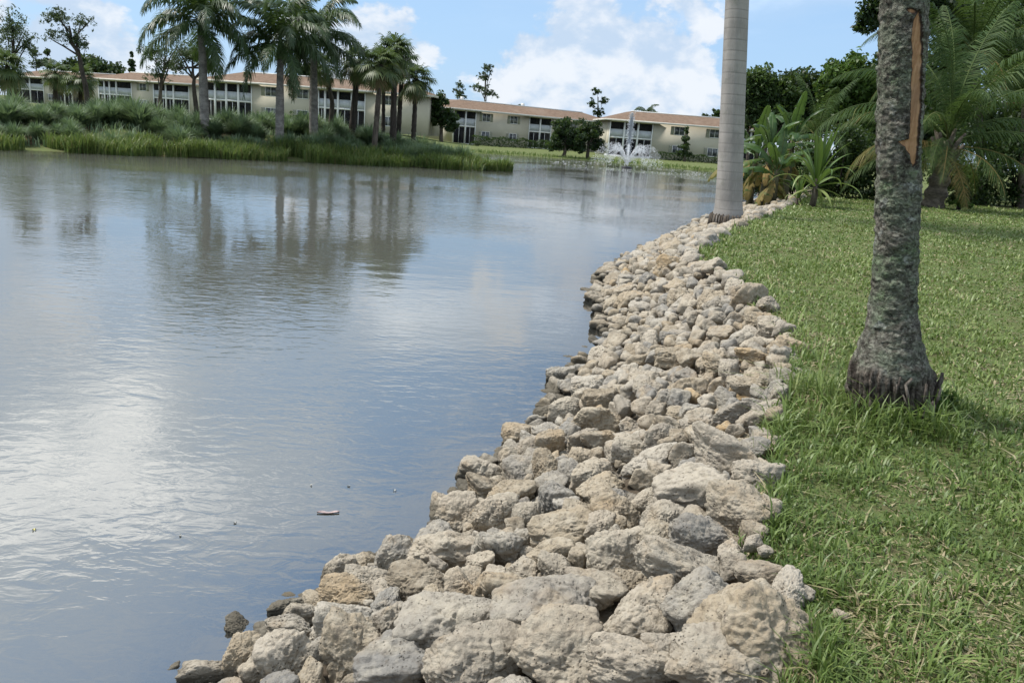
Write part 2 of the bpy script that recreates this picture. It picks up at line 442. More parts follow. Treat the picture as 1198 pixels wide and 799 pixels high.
def rock_material():
    m = Mat('limestone'); p0 = m.pos()
    rv = m.math('FRACT', m.math('ADD', m.math('MULTIPLY', m.rnd(), 0.999), m.attr('rv')))
    cv = m.nd('ShaderNodeCombineXYZ'); m.L.new(m.math('MULTIPLY', rv, 37.0), cv.inputs[0]); m.L.new(m.math('MULTIPLY', rv, 91.0), cv.inputs[2])
    va = m.nd('ShaderNodeVectorMath', operation='ADD'); m.L.new(p0, va.inputs[0]); m.L.new(cv.outputs[0], va.inputs[1]); p = va.outputs[0]
    base = m.ramp(rv, [(0.0, (0.26, 0.220, 0.165)), (0.16, (0.38, 0.315, 0.225)), (0.30, (0.30, 0.270, 0.225)), (0.42, (0.41, 0.360, 0.285)),
                       (0.55, (0.26, 0.250, 0.228)), (0.66, (0.39, 0.330, 0.250)), (0.80, (0.44, 0.405, 0.345)), (0.90, (0.19, 0.185, 0.175)), (0.955, (0.37, 0.31, 0.23)), (0.990, (0.40, 0.285, 0.155))])
    n1 = m.noise(p, 5.0, 6, 0.62, 0.5); n2 = m.noise(p, 22.0, 7, 0.68, 0.3); n3 = m.noise(p, 90.0, 4, 0.7)
    c = m.mix(m.math('MULTIPLY', m.step(n1, 0.40, 0.70), 0.75), base, (0.44, 0.395, 0.315))
    c = m.mix(m.math('MULTIPLY', m.step(m.noise(p, 3.1, 4, 0.6), 0.52, 0.72), 0.55), c, (0.36, 0.265, 0.16))
    c = m.mix(m.math('MULTIPLY', m.step(n2, 0.49, 0.70), 0.72), c, (0.145, 0.125, 0.10))
    c = m.mix(m.math('MULTIPLY', m.step(n2, 0.50, 0.28), 0.35), c, (0.50, 0.46, 0.385))
    vp = m.voro(p, 55.0); holes = m.step(vp, 0.26, 0.10)
    hm = m.math('MULTIPLY', holes, m.step(m.noise(p, 9.0, 3), 0.46, 0.60))
    c = m.mix(m.math('MULTIPLY', hm, 0.65), c, (0.10, 0.085, 0.065))
    c = m.mix(m.math('MULTIPLY', m.step(n3, 0.55, 0.75), 0.30), c, (0.20, 0.18, 0.15))
    hs = m.nd('ShaderNodeHueSaturation'); hs.inputs['Saturation'].default_value = 1.02; hs.inputs['Value'].default_value = 0.96; m.L.new(c, hs.inputs['Color']); c = hs.outputs[0]
    # damp band just above the water
    sep = m.nd('ShaderNodeSeparateXYZ'); m.L.new(p0, sep.inputs[0])
    wet = m.step(m.math('ADD', sep.outputs[2], m.math('MULTIPLY', n1, 0.06)), 0.15, 0.08)
    c = m.mix(m.math('MULTIPLY', wet, 0.80), c, (0.085, 0.075, 0.055))
    h = m.math('ADD', m.math('MULTIPLY', n2, 0.9), m.math('MULTIPLY', n3, 0.30))
    h = m.math('SUBTRACT', h, m.math('MULTIPLY', hm, 0.55))
    nb = m.bump(h, 0.9, 0.026)
    return m.done(m.bsdf(c, 0.93, nb, 0.2))
M_ROCK = rock_material()

HAND = [(284,772,54,56),(280,741,36,26),(335,773,60,58),(338,742,56,26),(371,765,26,40),(405,731,76,44),(412,766,80,70),(353,722,42,30),(336,715,42,22),
 (412,701,80,36),(396,671,42,36),(426,682,50,30),(239,793,56,24),(458,780,90,58),(584,641,66,48),(517,646,78,50),(460,653,52,50),(493,684,84,46),(541,697,48,52),
 (589,692,72,54),(562,662,36,26),(643,650,58,32),(650,670,46,30),(463,735,56,62),(521,735,112,76),(553,778,112,74),(642,712,122,86),(655,768,114,80),
 (660,620,84,54),(719,648,70,54),(692,692,72,46),(744,720,84,72),(773,702,46,46),(816,716,78,74),(790,670,104,40),(857,668,30,30),(884,742,152,112),
 (893,682,62,32),(836,778,102,60),(780,766,66,44),(735,786,98,50),(826,630,88,60),(767,638,46,52),(882,641,22,20),(810,580,96,64),(866,598,80,60),
 (884,559,58,36),(720,600,60,54),(752,588,36,36),(752,565,30,26),(772,557,32,24),(850,540,102,40),(798,535,32,40),(770,515,36,32),(700,619,34,38),
 (560,553,50,34),(568,574,58,38),(598,579,58,42),(536,606,56,46),(578,607,54,46),(616,606,36,50),(598,536,32,38),(618,531,34,36),(604,513,38,28),
 (642,551,44,42),(642,521,38,34),(650,586,52,46),(190,800,40,18),(855,486,44,24),(870,455,40,18),(700,520,44,30),(690,560,46,36),(735,530,44,30),
 (900,600,30,24),(660,480,40,26),(700,470,42,28),(830,515,40,26),(655,440,36,22),(880,420,40,24),(840,430,44,26),(900,385,34,22),(880,530,38,22)]
def build_rocks():
    root = empty('rock_bank', (1.5, 8.0, 0.0))
    tag(root, 'bank of pale limestone boulders between the pond and the lawn', 'rock bank')
    hiV = [rock_verts(100+s, 6, (s % 3)*0.4) for s in range(16)]
    miV = [rock_verts(300+s, 5, (s % 3)*0.4) for s in range(12)]
    loV = {sub: [rock_verts(500+s, sub, (s % 3)*0.4) for s in range(10)] for sub in (3, 4)}
    hiM = [np_mesh('boulder', v, f, True, mats=[M_ROCK]) for v, f, _ in hiV]
    miM = [np_mesh('stone', v, f, True, mats=[M_ROCK]) for v, f, _ in miV]
    v, f, _ = rock_verts(177, 6, 0.1, [(0.62, -0.25, 0.74, 0.50), (-0.80, -0.2, 0.55, 0.66), (-0.1, -0.80, 0.60, 0.62), (0.1, 0.7, 0.7, 0.75)])
    BIG = np_mesh('boulder', v, f, True, mats=[M_ROCK])
    rocks = []            # x, y, z, sx, sy, sz (half sizes), rz, tilt
    def march(px, py):
        d = ray(px, py); t = np.linspace(1.0, 60, 6000)
        P = np.array([0, 0, EYE])[None, :] + t[:, None]*d[None, :]
        zz = bank_z(P[:, 0], P[:, 1]); k = np.argmax(P[:, 2] < zz + 0.02)
        return P[k], t[k]*np.linalg.norm(d)
    for px, py, w, h in HAND:
        P, dist = march(px, py + 0.10*h)
        mpp = dist/F; el = math.asin(min(0.95, (EYE - P[2])/dist))
        sx = 0.5*w*mpp*0.99; ah = 0.5*h*mpp*1.02
        sy = sx*0.82
        q = (ah*ah - (sy*math.sin(el))**2)
        sz = math.sqrt(q)/math.cos(el) if q > 0 else 0
        if sz < 0.55*sx:
            sz = 0.55*sx; q = ah*ah - (sz*math.cos(el))**2
            sy = max(0.5*sx, min(sy, math.sqrt(max(q, 0))/math.sin(el)))
        sz = min(sz*1.12, 1.1*sx)
        az = math.atan2(-P[0], P[1])
        rocks.append([P[0], P[1], P[2] + 0.03, sx, sy, sz, az, 0, 1])
    # the rest: dart throwing on the bank, big ones first
    arr = np.array([[r[0], r[1], 0.92*(0.65*r[3] + 0.35*r[4])] for r in rocks])
    placed = [tuple(a) for a in arr]
    cell = 0.6; gridd = {}
    def put(x, y, r): gridd.setdefault((int(x//cell), int(y//cell)), []).append((x, y, r))
    for a in placed: put(*a)
    def free(x, y, r, k):
        cx_, cy_ = int(x//cell), int(y//cell)
        for i in (-1, 0, 1):
            for j in (-1, 0, 1):
                for (a, b, c) in gridd.get((cx_+i, cy_+j), ()):
                    if (a-x)**2 + (b-y)**2 < (k*(r + c))**2: return False
        return True
    def cand(n):
        X = rng.uniform(-4, 13, n); Y = rng.uniform(0.5, 44, n)
        return X, Y
    def ok_zone(X, Y, out):
        dW, _ = segdist(X, Y, WL)
        inb = inpoly(X, Y, BANK); wat = inpoly(X, Y, POND) & (dW < out)
        p = proj(np.stack([X, Y, X*0+0.4], 1))
        vis = (p[:, 2] > 0.5) & (p[:, 0] > 60) & (p[:, 0] < 1000) & (p[:, 1] > 215) & (p[:, 1] < 900)
        return (inb | wat) & vis
    gx = np.arange(-5, 14, 0.08); gy = np.arange(0, 46, 0.08)
    BZG = bank_z(*np.meshgrid(gx, gy))
    def BZ(x, y): return float(BZG[int((y)/0.08 + .5), int((x + 5)/0.08 + .5)])
    for (r0, r1, n, k) in ((0.16, 0.20, 700, 0.94), (0.12, 0.16, 4500, 0.92), (0.09, 0.12, 20000, 0.88), (0.07, 0.09, 50000, 0.80), (0.045, 0.07, 60000, 0.78), (0.02, 0.045, 70000, 0.80)):
        X, Y = cand(n); m = ok_zone(X, Y, 0.05); X, Y = X[m], Y[m]
        Rr = rng.uniform(r0, r1, len(X))
        far = np.hypot(X, Y)
        for x, y, r, f in zip(X, Y, Rr, far):
            if (r < 0.07 and f > 14) or (r < 0.045 and f > 6): continue
            if not free(x, y, r, k): continue
            put(x, y, r)
            z = BZ(x, y)
            asp = rng.uniform(0.75, 1.3); fl = rng.uniform(0.7, 1.05)
            rocks.append([x, y, z - 0.02 + rng.uniform(-0.07, 0.07), r*math.sqrt(asp)*1.06, r/math.sqrt(asp)*1.06, r*fl*1.12, rng.uniform(0, 2*PI), 0.35, 0])
    # submerged and lower filler layer
    X, Y = cand(50000); m = ok_zone(X, Y, 0.9); X, Y = X[m], Y[m]
    low = {}
    for x, y in zip(X, Y):
        r = rng.uniform(0.08, 0.16); key = (int(x/0.2), int(y/0.2))
        if key in low: continue
        low[key] = 1
        z = BZ(x, y)
        ins = z < 0
        rocks.append([x, y, z - (0.17 if not ins else 0.06), r*1.2, r, r*0.7, rng.uniform(0, 2*PI), 0.4, -1])
    A = np.array(rocks); pr = proj(A[:, :3]); size = A[:, 3]*F/pr[:, 2]
    inside = (pr[:, 0] > -20) & (pr[:, 0] < 1220) & (pr[:, 1] < 830)
    score = np.where(A[:, 8] >= 0, size, 0) * inside + (A[:, 8] == 1)*1000
    order = np.argsort(-score); top = set(order[:300].tolist())
    bV = []; bF = []; bR = []; n = 0
    inv = Vector(root.location)
    for i, (x, y, z, sx, sy, sz, rz, tilt, hand) in enumerate(rocks):
        tx, ty = (rng.uniform(-tilt, tilt, 2) if tilt else rng.uniform(-0.3, 0.3, 2))
        if hand == 1:
            q = rng.integers(0, 4) if i != 36 else 0; rz = rz + q*PI/2
            if q % 2: sx, sy = sy, sx
        if i in top:
            me = BIG if i == 36 else hiM[rng.integers(len(hiM))] if size[i] > 17 else miM[rng.integers(len(miM))]
            o = link('stone', me, None, root, Vector((x, y, z)) - inv, (tx, ty, rz), (sx, sy, sz))
        else:
            sub = 4 if size[i] > 9 else 3
            P, Fc, _ = loV[sub][rng.integers(10)]
            M = np.array(Euler((tx, ty, rz)).to_matrix())
            V = (P*np.array([sx, sy, sz])) @ M.T + np.array([x, y, z]) - np.array(inv)
            bV.append(V); bF.append(Fc + n); bR.append(np.full(len(V), rng.random())); n += len(V)
    me = np_mesh('small_stones', np.concatenate(bV), np.concatenate(bF), True, {'rv': np.concatenate(bR)}, [M_ROCK])
    o = link('small_stones', me, None, root); o['kind'] = 'stuff'
    print('rocks', len(rocks), 'stuff tris', sum(map(len, bF)))
build_rocks()
# ------------------------------------------------------------------ buildings
M_STUCCO = plain_mat('cream_stucco', (0.52, 0.48, 0.385), 0.9, 0.1, 0.6, 0.05)
M_WHITE = plain_mat('white_paint', (0.76, 0.76, 0.73), 0.6, 0.3, 1.0, 0.04)
M_FASC = plain_mat('weathered_fascia', (0.55, 0.53, 0.47), 0.7, 0.2, 1.0, 0.08)
M_PANEL = plain_mat('grey_balustrade', (0.50, 0.52, 0.54), 0.7, 0.2, 2.0, 0.06)
M_SHUT = plain_mat('olive_shutter', (0.30, 0.30, 0.23), 0.7, 0.2, 2.0, 0.08)
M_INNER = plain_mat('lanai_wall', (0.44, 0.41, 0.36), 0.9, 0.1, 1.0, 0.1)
def roof_mat():
    m = Mat('brown_shingle'); p = m.ocoord()
    n = m.noise(m.mapping(p, (1, 1, 6)), 1.6, 6, 0.7); n2 = m.noise(p, 0.25, 3)
    c = m.mix(m.step(n, 0.3, 0.7), (0.125, 0.085, 0.060), (0.205, 0.145, 0.105))
    c = m.mix(m.math('MULTIPLY', m.step(n2, 0.5, 0.7), 0.4), c, (0.23, 0.175, 0.135))
    return m.done(m.bsdf(c, 0.95, None, 0.1))
M_ROOF = roof_mat()
def glass_mat():
    m = Mat('dark_glass'); c = m.mix(m.step(m.noise(m.ocoord(), 1.3, 2), 0.35, 0.65), (0.035, 0.042, 0.05), (0.16, 0.165, 0.165))
    return m.done(m.bsdf(c, 0.12, None, 0.5))
M_GLASS = glass_mat()
def screen_mat():
    m = Mat('insect_screen'); d = m.bsdf((0.028, 0.028, 0.032), 0.9, None, 0.1)
    t = m.nd('ShaderNodeBsdfTransparent'); return m.done(m.mixsh(0.55, d, t.outputs[0]))
M_SCREEN = screen_mat()

def building(label, xl, Dl, xr, Dr, z0, segs, depth=11.0, eave=5.35, rise=1.45, hips=(True, True), chimney=()):
    """front wall from pixel column xl at distance Dl to xr at distance Dr; segs given in photo columns"""
    yh = lambda x: 111 + x*0.0752
    A = atd(xl, yh(xl), Dl)[:2]; B = atd(xr, yh(xr), Dr)[:2]
    ang = math.atan2(B[1]-A[1], B[0]-A[0]); Lg = float(np.hypot(*(B-A)))
    def u(x):
        r = ray(x, yh(x)); d = np.array([r[0], r[1]]); e = (B-A)/Lg
        M = np.array([[d[0], -e[0]], [d[1], -e[1]]]); s = np.linalg.solve(M, A); return float(s[1])
    root = empty('apartment_building', (A[0], A[1], z0), ang)
    tag(root, label, 'building', 'two storey apartment buildings behind the pond')
    fl2 = 2.75
    # body behind the front
    MB().box(0.02, Lg-0.02, 2.6, depth, 0, eave-0.02).obj('rear_wall', M_STUCCO, root)
    def window(c, z, w=1.5, h=1.15):
        f = MB(); x0, x1 = c-w/2, c+w/2
        f.box(x0-.07, x1+.07, -.05, .02, z-.09, z); f.box(x0-.07, x1+.07, -.04, .02, z+h, z+h+.07)
        f.box(x0-.07, x0, -.04, .02, z, z+h); f.box(x1, x1+.07, -.04, .02, z, z+h); f.box(c-.03, c+.03, -.035, .02, z, z+h)
        w_ = f.obj('window', M_WHITE, root)
        for a, b in ((x0, c-.03), (c+.03, x1)): MB().box(a, b, -.015, .01, z, z+h).obj('pane', M_GLASS, w_)
        for a, b in ((x0-.62, x0-.10), (x1+.10, x1+.62)):
            s = MB().box(a, b, -.045, .0, z-.05, z+h+.05)
            for k in range(5): s.box(a+.05, b-.05, -.06, -.045, z+.02+k*.23, z+.14+k*.23)
            s.obj('shutter', M_SHUT, w_)
    for sg in segs:
        u0, u1 = u(sg[1]), u(sg[2])
        if sg[0] == 'wall':
            MB().box(u0, u1, 0, 2.598, 0, eave-0.01).obj('wall', M_STUCCO, root)
            for wx, fl in sg[3]:
                if 'u' in fl: window(u(wx), fl2+1.0)
                if 'l' in fl: window(u(wx), 0.95)
        else:
            posts = [u(x) for x in sg[3]]
            for z in (0.0, fl2):
                MB().box(u0+.001, u1-.001, -0.02, 2.597, z-.12 if z else -.3, z+.10).obj('floor_slab', M_WHITE, root)
                MB().box(u0+.03, u1-.03, 2.45, 2.595, z+.10, z+2.5).obj('lanai_wall', M_INNER, root)
                MB().box((u0+u1)/2-1.3, (u0+u1)/2+1.2, 2.38, 2.45, z+.12, z+2.2).obj('sliding_door', M_GLASS, root)
                edges = sorted([u0+.05] + posts + [u1-.05])
                for a, b in zip(edges[:-1], edges[1:]):
                    if b - a < 0.5: continue
                    zt = z+2.6 if z == 0 else eave-.05
                    if z or sg[0] == 'lanai2':
                        p = MB().box(a+.06, b-.06, .04, .08, z+.14, z+1.12)
                        p.box(a+.05, b-.05, .03, .09, z+1.12, z+1.19)
                        n = max(2, int((b-a)/0.35))
                        for k in range(1, n): p.box(a+(b-a)*k/n-.02, a+(b-a)*k/n+.02, .02, .04, z+.14, z+1.12)
                        p.obj('balcony_panel', M_PANEL, root)
                        MB().box(a+.06, b-.06, .055, .065, z+1.2, zt).obj('screen', M_SCREEN, root)
                    else:
                        MB().box(a+.06, b-.06, .055, .065, z+.1, zt).obj('screen', M_SCREEN, root)
                        MB().box((a+b)/2-.03, (a+b)/2+.03, .03, .09, z+.1, zt).obj('mullion', M_WHITE, root)
            for x in posts + [u0+.06, u1-.06]:
                w = .13 if x in posts else .06
                MB().box(x-w, x+w, -.10, .16, -.2, eave-.03).obj('post', M_WHITE, root)
            MB().box(u0, u1, -.03, .2, eave-.35, eave-.04).obj('lanai_beam', M_FASC, root)
            for x, s in ((u0, 1), (u1, -1)):
                MB().box(min(x, x+.1*s), max(x, x+.1*s), .2, 2.44, .11, eave-.36).obj('side_wall', M_STUCCO, root)
    # roof
    ov = 0.85; ins = 4.6
    x0, x1, y0, y1 = -ov, Lg+ov, -ov, depth+ov
    a = ins if hips[0] else 0.6; b = ins if hips[1] else 0.6
    V = [(x0, y0, eave), (x1, y0, eave), (x1, y1, eave), (x0, y1, eave), (x0+a, y0+ins, eave+rise), (x1-b, y0+ins, eave+rise), (x1-b, y1-ins, eave+rise), (x0+a, y1-ins, eave+rise)]
    V += [(x, y, eave-.03) for x, y, _ in V[:4]]
    rf = MB().add(V, f4=[(0, 1, 5, 4), (1, 2, 6, 5), (2, 3, 7, 6), (3, 0, 4, 7), (4, 5, 6, 7), (11, 10, 9, 8)]).obj('roof', M_ROOF, root)
    fs = MB()
    fs.box(x0-.04, x1+.04, y0-.05, y0-.01, eave-.24, eave+.04); fs.box(x0-.04, x1+.04, y1+.01, y1+.05, eave-.24, eave+.04)
    fs.box(x0-.05, x0-.01, y0-.01, y1+.01, eave-.24, eave+.04); fs.box(x1+.01, x1+.05, y0-.01, y1+.01, eave-.24, eave+.04)
    fs.obj('fascia', M_FASC, rf)
    MB().box(x0+a, x1-b, y0+ins-.06, y0+ins+.1, eave+rise-.03, eave+rise+.13).obj('roof_edge', M_WHITE, rf)
    for c in chimney: MB().box(u(c)-.18, u(c)+.18, 4.4, 4.8, eave+rise-.1, eave+rise+.55).obj('vent_pipe', M_WHITE, rf)
    return root
building('cream apartment block at the far left, partly behind leaning trees', 16, 176, 117, 166, 1.3,
    [('lanai', 16, 52, [36]), ('wall', 52, 66, [(60, 'ul')]), ('lanai', 66, 100, [76, 85]), ('wall', 100, 117, [])], hips=(True, False))
building('cream apartment block behind the first royal palm, with paired windows', 116, 150, 243, 141, 1.3,
    [('lanai', 116, 155, [123, 129, 137]), ('wall', 155, 180, [(168, 'ul')]), ('lanai', 180, 222, [187.5, 194.6, 203.5]), ('wall', 222, 243, [])])
building('long cream apartment block behind the row of palms', 241, 117, 500, 115, 1.35,
    [('lanai', 241, 295, [252, 265, 279]), ('wall', 295, 372, [(317, 'ul'), (354, 'ul')]), ('lanai', 372, 427, [380, 395, 411]), ('wall', 427, 500, [(454, 'ul')])])
building('middle cream apartment block with shuttered windows and a low hedge', 530, 131, 712, 155, 0.35,
    [('lanai', 530, 556, [544]), ('wall', 556, 618, [(568, 'ul'), (600, 'ul')]), ('lanai', 618, 644, [631]), ('wall', 644, 712, [(670, 'ul')])], chimney=(538, 559, 630))
building('cream apartment block behind the fountain', 712, 128, 905, 130, 0.40,
    [('lanai', 712, 762, [729, 745]), ('wall', 762, 862, [(793, 'ul'), (834, 'ul')]), ('lanai', 862, 905, [876, 890])])

# ------------------------------------------------------------------ foliage tools
def leaves(C, size, rg, a, up=0.35, aspect=0.5):
    """kite shaped leaves at the points C"""
    n = len(C); A = rg.normal(size=(n, 3)); A /= np.linalg.norm(A, axis=1)[:, None]
    N = rg.normal(size=(n, 3)); N[:, 2] += up*2.5; B = np.cross(N, A); B /= np.linalg.norm(B, axis=1)[:, None] + 1e-9
    s = size*rg.uniform(0.6, 1.35, n)[:, None]
    mid = C + A*s*0.1
    V = np.stack([C - A*s*0.5, mid + B*s*aspect*0.5, C + A*s*0.5 - np.array([0, 0, 1])*s*0.12, mid - B*s*aspect*0.5], 1).reshape(-1, 3)
    f = np.arange(n)[:, None]*4 + np.array([[0, 1, 2, 3]])
    return V, f, np.repeat(a, 4)
def clump_points(cl, n, rg, power=0.5, flat=0.8):
    cl = np.asarray(cl, float); w = cl[:, 3]**2; k = rg.choice(len(cl), n, p=w/w.sum())
    D = rg.normal(size=(n, 3)); D /= np.linalg.norm(D, axis=1)[:, None]
    r = rg.random(n)**power
    return cl[k, :3] + D*(cl[k, 3]*r)[:, None]*np.array([1, 1, flat]), k
def ell_clumps(c, rad, n, rr, rg, shell=0.6, bottom=-0.75):
    D = rg.normal(size=(n*3, 3)); D /= np.linalg.norm(D, axis=1)[:, None]; D = D[D[:, 2] > bottom][:n]
    r = (shell + (1-shell)*rg.random(len(D)))[:, None]
    P = np.asarray(c) + D*r*np.asarray(rad)
    return np.concatenate([P, rg.uniform(rr[0], rr[1], (len(D), 1))], 1)
LV = {
 'tree': leaf_mat('tree_leaf', [(0.0, (0.018, 0.036, 0.010)), (0.5, (0.045, 0.085, 0.022)), (1.0, (0.095, 0.150, 0.040))]),
 'dark': leaf_mat('dark_leaf', [(0.0, (0.010, 0.022, 0.008)), (0.5, (0.025, 0.052, 0.017)), (1.0, (0.055, 0.095, 0.028))]),
 'pine': leaf_mat('needle', [(0.0, (0.035, 0.055, 0.030)), (0.5, (0.070, 0.100, 0.050)), (1.0, (0.125, 0.155, 0.080))], 0.7, 0.2),
 'bright': leaf_mat('bright_leaf', [(0.0, (0.035, 0.075, 0.012)), (0.5, (0.075, 0.140, 0.025)), (1.0, (0.130, 0.210, 0.045))]),
 'palm': leaf_mat('palm_leaf', [(0.0, (0.022, 0.046, 0.014)), (0.5, (0.045, 0.085, 0.025)), (1.0, (0.095, 0.140, 0.045))], 0.42, 0.25, 0.45),
 'coco': leaf_mat('coconut_leaf', [(0.0, (0.022, 0.048, 0.014)), (0.45, (0.044, 0.084, 0.024)), (0.8, (0.095, 0.135, 0.042)), (1.0, (0.27, 0.19, 0.07))], 0.62, 0.25, 0.2),
 'sabal': leaf_mat('fan_leaf', [(0.0, (0.028, 0.052, 0.018)), (0.5, (0.060, 0.095, 0.032)), (0.85, (0.13, 0.16, 0.055)), (1.0, (0.26, 0.20, 0.10))], 0.5, 0.25),
 'wisp': leaf_mat('wispy_grass', [(0.0, (0.085, 0.135, 0.070)), (0.5, (0.150, 0.215, 0.120)), (1.0, (0.23, 0.30, 0.18))], 0.6, 0.3),
 'reed': leaf_mat('reed_blade', [(0.0, (0.060, 0.105, 0.022)), (0.5, (0.125, 0.185, 0.045)), (0.85, (0.21, 0.24, 0.075)), (1.0, (0.30, 0.25, 0.11))], 0.5, 0.3),
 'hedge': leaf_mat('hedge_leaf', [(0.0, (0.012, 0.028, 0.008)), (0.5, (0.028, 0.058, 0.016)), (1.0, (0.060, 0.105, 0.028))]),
 'banana': leaf_mat('banana_leaf', [(0.0, (0.022, 0.052, 0.012)), (0.5, (0.042, 0.092, 0.022)), (0.85, (0.09, 0.16, 0.04)), (1.0, (0.22, 0.19, 0.06))], 0.4, 0.35, 0.45),
 'strap': leaf_mat('strap_leaf', [(0.0, (0.045, 0.095, 0.020)), (0.5, (0.095, 0.165, 0.035)), (1.0, (0.22, 0.27, 0.085))], 0.4, 0.3, 0.45),
}
M_BARK = bark_mat('grey_brown_bark', (0.055, 0.045, 0.036), (0.15, 0.125, 0.10))
M_BARKD = bark_mat('dark_bark', (0.035, 0.030, 0.026), (0.085, 0.070, 0.058))
M_BARKP = bark_mat('pale_palm_bark', (0.16, 0.145, 0.13), (0.31, 0.29, 0.26), 3.0, 1.5)

def tree(name, label, D, base, blobs, leaf, mat, seed, n, cat='tree', group=None, clumps=26, trunk_px=4, bark=None, flat=0.8, depthk=0.8,
         cr=(0.22, 0.42), via=None, shell=0.3, limbs=8, power=0.5, up=0.35, z0=None, aspect=0.5):
    """base: photo pixel of the trunk foot; blobs: (px, py, rx, ry) crown masses in photo pixels, all D metres ahead"""
    rg = np.random.default_rng(seed); mpp = D/F; n = int(n*1.7); leaf = leaf*0.85
    if mat == 'pine' or name == 'tall_pine':
        clumps, cr, shell, aspect, flat, leaf, n = clumps*3, (0.13, 0.30), 0.0, 0.32, 0.7, leaf*0.95, int(n*1.1)
        blobs = [(q[0], q[1], q[2]*1.25, q[3]*1.2, *q[4:]) for q in blobs]
    b = atd(base[0], base[1], D); b[2] = gz(b[0], b[1]) if z0 is None else z0
    root = empty(name, tuple(b)); tag(root, label, cat, group)
    cl = []
    for q in blobs:
        c = atd(q[0], q[1], D); rx, rz = q[2]*mpp, q[3]*mpp; off = q[4] if len(q) > 4 else 0
        c[1] += off
        k = max(3, int(clumps*min(2.5, (q[2]*q[3])/400.0 + 0.4)))
        r0 = min(rx, rz)
        cl.append(ell_clumps(c, (rx*(1-cr[0]*.6), rx*depthk, rz*(1-cr[0]*.6)), k, (cr[0]*r0, cr[1]*r0), rg, shell))
    cl = np.concatenate(cl); cl[:, :3] -= b
    P, k = clump_points(cl, n, rg, power, flat)
    hue = rg.normal(0.45, 0.16, len(cl))
    a = np.clip(hue[k] + rg.normal(0, 0.17, n), 0, 1)
    V, f, aa = leaves(P, leaf, rg, a, up, aspect)
    MB().add(V, f4=f, a=aa).obj('crown', LV[mat], root)
    tops = np.array([atd(q[0], q[1], D) - b for q in blobs]); tops[:, 1] += np.array([q[4] if len(q) > 4 else 0 for q in blobs])
    top = tops.mean(0); top[2] = max(tops[:, 2].max()*0.92, 0.5)
    pts = [np.array([0, 0, -0.15])] + [atd(v[0], v[1], D) - b for v in (via or [])] + [top]
    pts = np.array(pts); t = np.linspace(0, 1, len(pts)); tt = np.linspace(0, 1, 9)
    path = np.stack([np.interp(tt, t, pts[:, i]) for i in range(3)], 1)
    path[1:-1, :2] += rg.normal(0, 0.08*trunk_px*mpp, (7, 2))
    r0 = trunk_px*mpp*0.5
    tr = MB().tube(path, np.linspace(1.15, 0.35, 9)*r0, 8).obj('trunk', bark or M_BARK, root, True)
    if limbs:
        lm = MB()
        for j in rg.choice(len(cl), min(limbs, len(cl)), replace=False):
            s = path[rg.integers(4, 8)]; e = cl[j, :3]; m = (s + e)/2 + np.array([0, 0, 0.12*np.linalg.norm(e - s)])*rg.uniform(-0.4, 1)
            lm.tube(np.array([s, (s+m)/2, m, (m+e)/2 + rg.normal(0, .03, 3), e]), np.array([.42, .36, .28, .2, .1])*r0, 5)
        lm.obj('limbs', bark or M_BARK, root, True)
    return root

def frond_mesh(name, L, e0, droop, n, ll, wd, seed, plum=0.25, grav=0.5, hue=0.45, twist=0.0, tear=0.0):
    rg = np.random.default_rng(seed); mb = MB()
    K = 26; t = np.linspace(0, 1, K); e = e0 - droop*t**1.35
    ds = L/(K-1); P = np.zeros((K, 3))
    P[1:, 0] = np.cumsum(np.cos(e[:-1]))*ds; P[1:, 2] = np.cumsum(np.sin(e[:-1]))*ds
    P[:, 1] = twist*L*0.12*t*t
    mb.tube(P, np.linspace(1, 0.18, K)*L*0.0085, 5, a=np.clip(hue+0.30, 0, 1))
    tt = np.linspace(0.14, 1.0, n)
    for s in (-1, 1):
        t_ = tt + rg.normal(0, 0.003, n); t_ = np.clip(t_, 0, 1)
        p = np.stack([np.interp(t_, t, P[:, i]) for i in range(3)], 1)
        ee = np.interp(t_, t, e); fw = np.stack([np.cos(ee), ee*0, np.sin(ee)], 1); upv = np.stack([-np.sin(ee), ee*0, np.cos(ee)], 1)
        sd = np.zeros((n, 3)); sd[:, 1] = s
        ln = ll*np.clip(np.sin(np.pi*(0.10 + 0.84*t_))**0.7, 0.22, 1)*rg.uniform(0.85, 1.1, n)
        ang = np.radians(78 - 50*t_) + rg.normal(0, 0.08, n)
        rot = rg.normal(0.12, plum, n)
        lat = sd*np.cos(rot)[:, None] + upv*np.sin(rot)[:, None]
        d = fw*np.cos(ang)[:, None] + lat*np.sin(ang)[:, None]
        g = np.array([0, 0, -1.0])
        d1 = d + g*grav*0.45; d1 /= np.linalg.norm(d1, axis=1)[:, None]
        d2 = d + g*grav*1.5; d2 /= np.linalg.norm(d2, axis=1)[:, None]
        p1 = p + d1*(ln*0.45)[:, None]; p2 = p1 + d2*(ln*0.55)[:, None]
        w0 = fw*wd*0.5; wv = w0*1.0
        V = np.stack([p - w0*0.6, p + w0*0.6, p1 + wv, p1 - wv, p2], 1).reshape(-1, 3)
        i = np.arange(n)[:, None]*5
        keep = rg.random(n) > tear
        a = np.repeat(np.clip(hue + rg.normal(0, 0.13, n), 0, 1), 5)
        mb.add(V, f3=(i + np.array([[3, 2, 4]]))[keep], f4=(i + np.array([[0, 1, 2, 3]]))[keep], a=a)
    return mb.mesh(name)
ELV = [82, 66, 48, 30, 12, -8, -28]
ROYAL = [frond_mesh('frond', 3.9, R_(e), R_(105 if e > 0 else 62), 95, 0.95, 0.075, 40+i, 0.40, 0.75, 0.36 + 0.04*(i % 3)) for i, e in enumerate(ELV)]
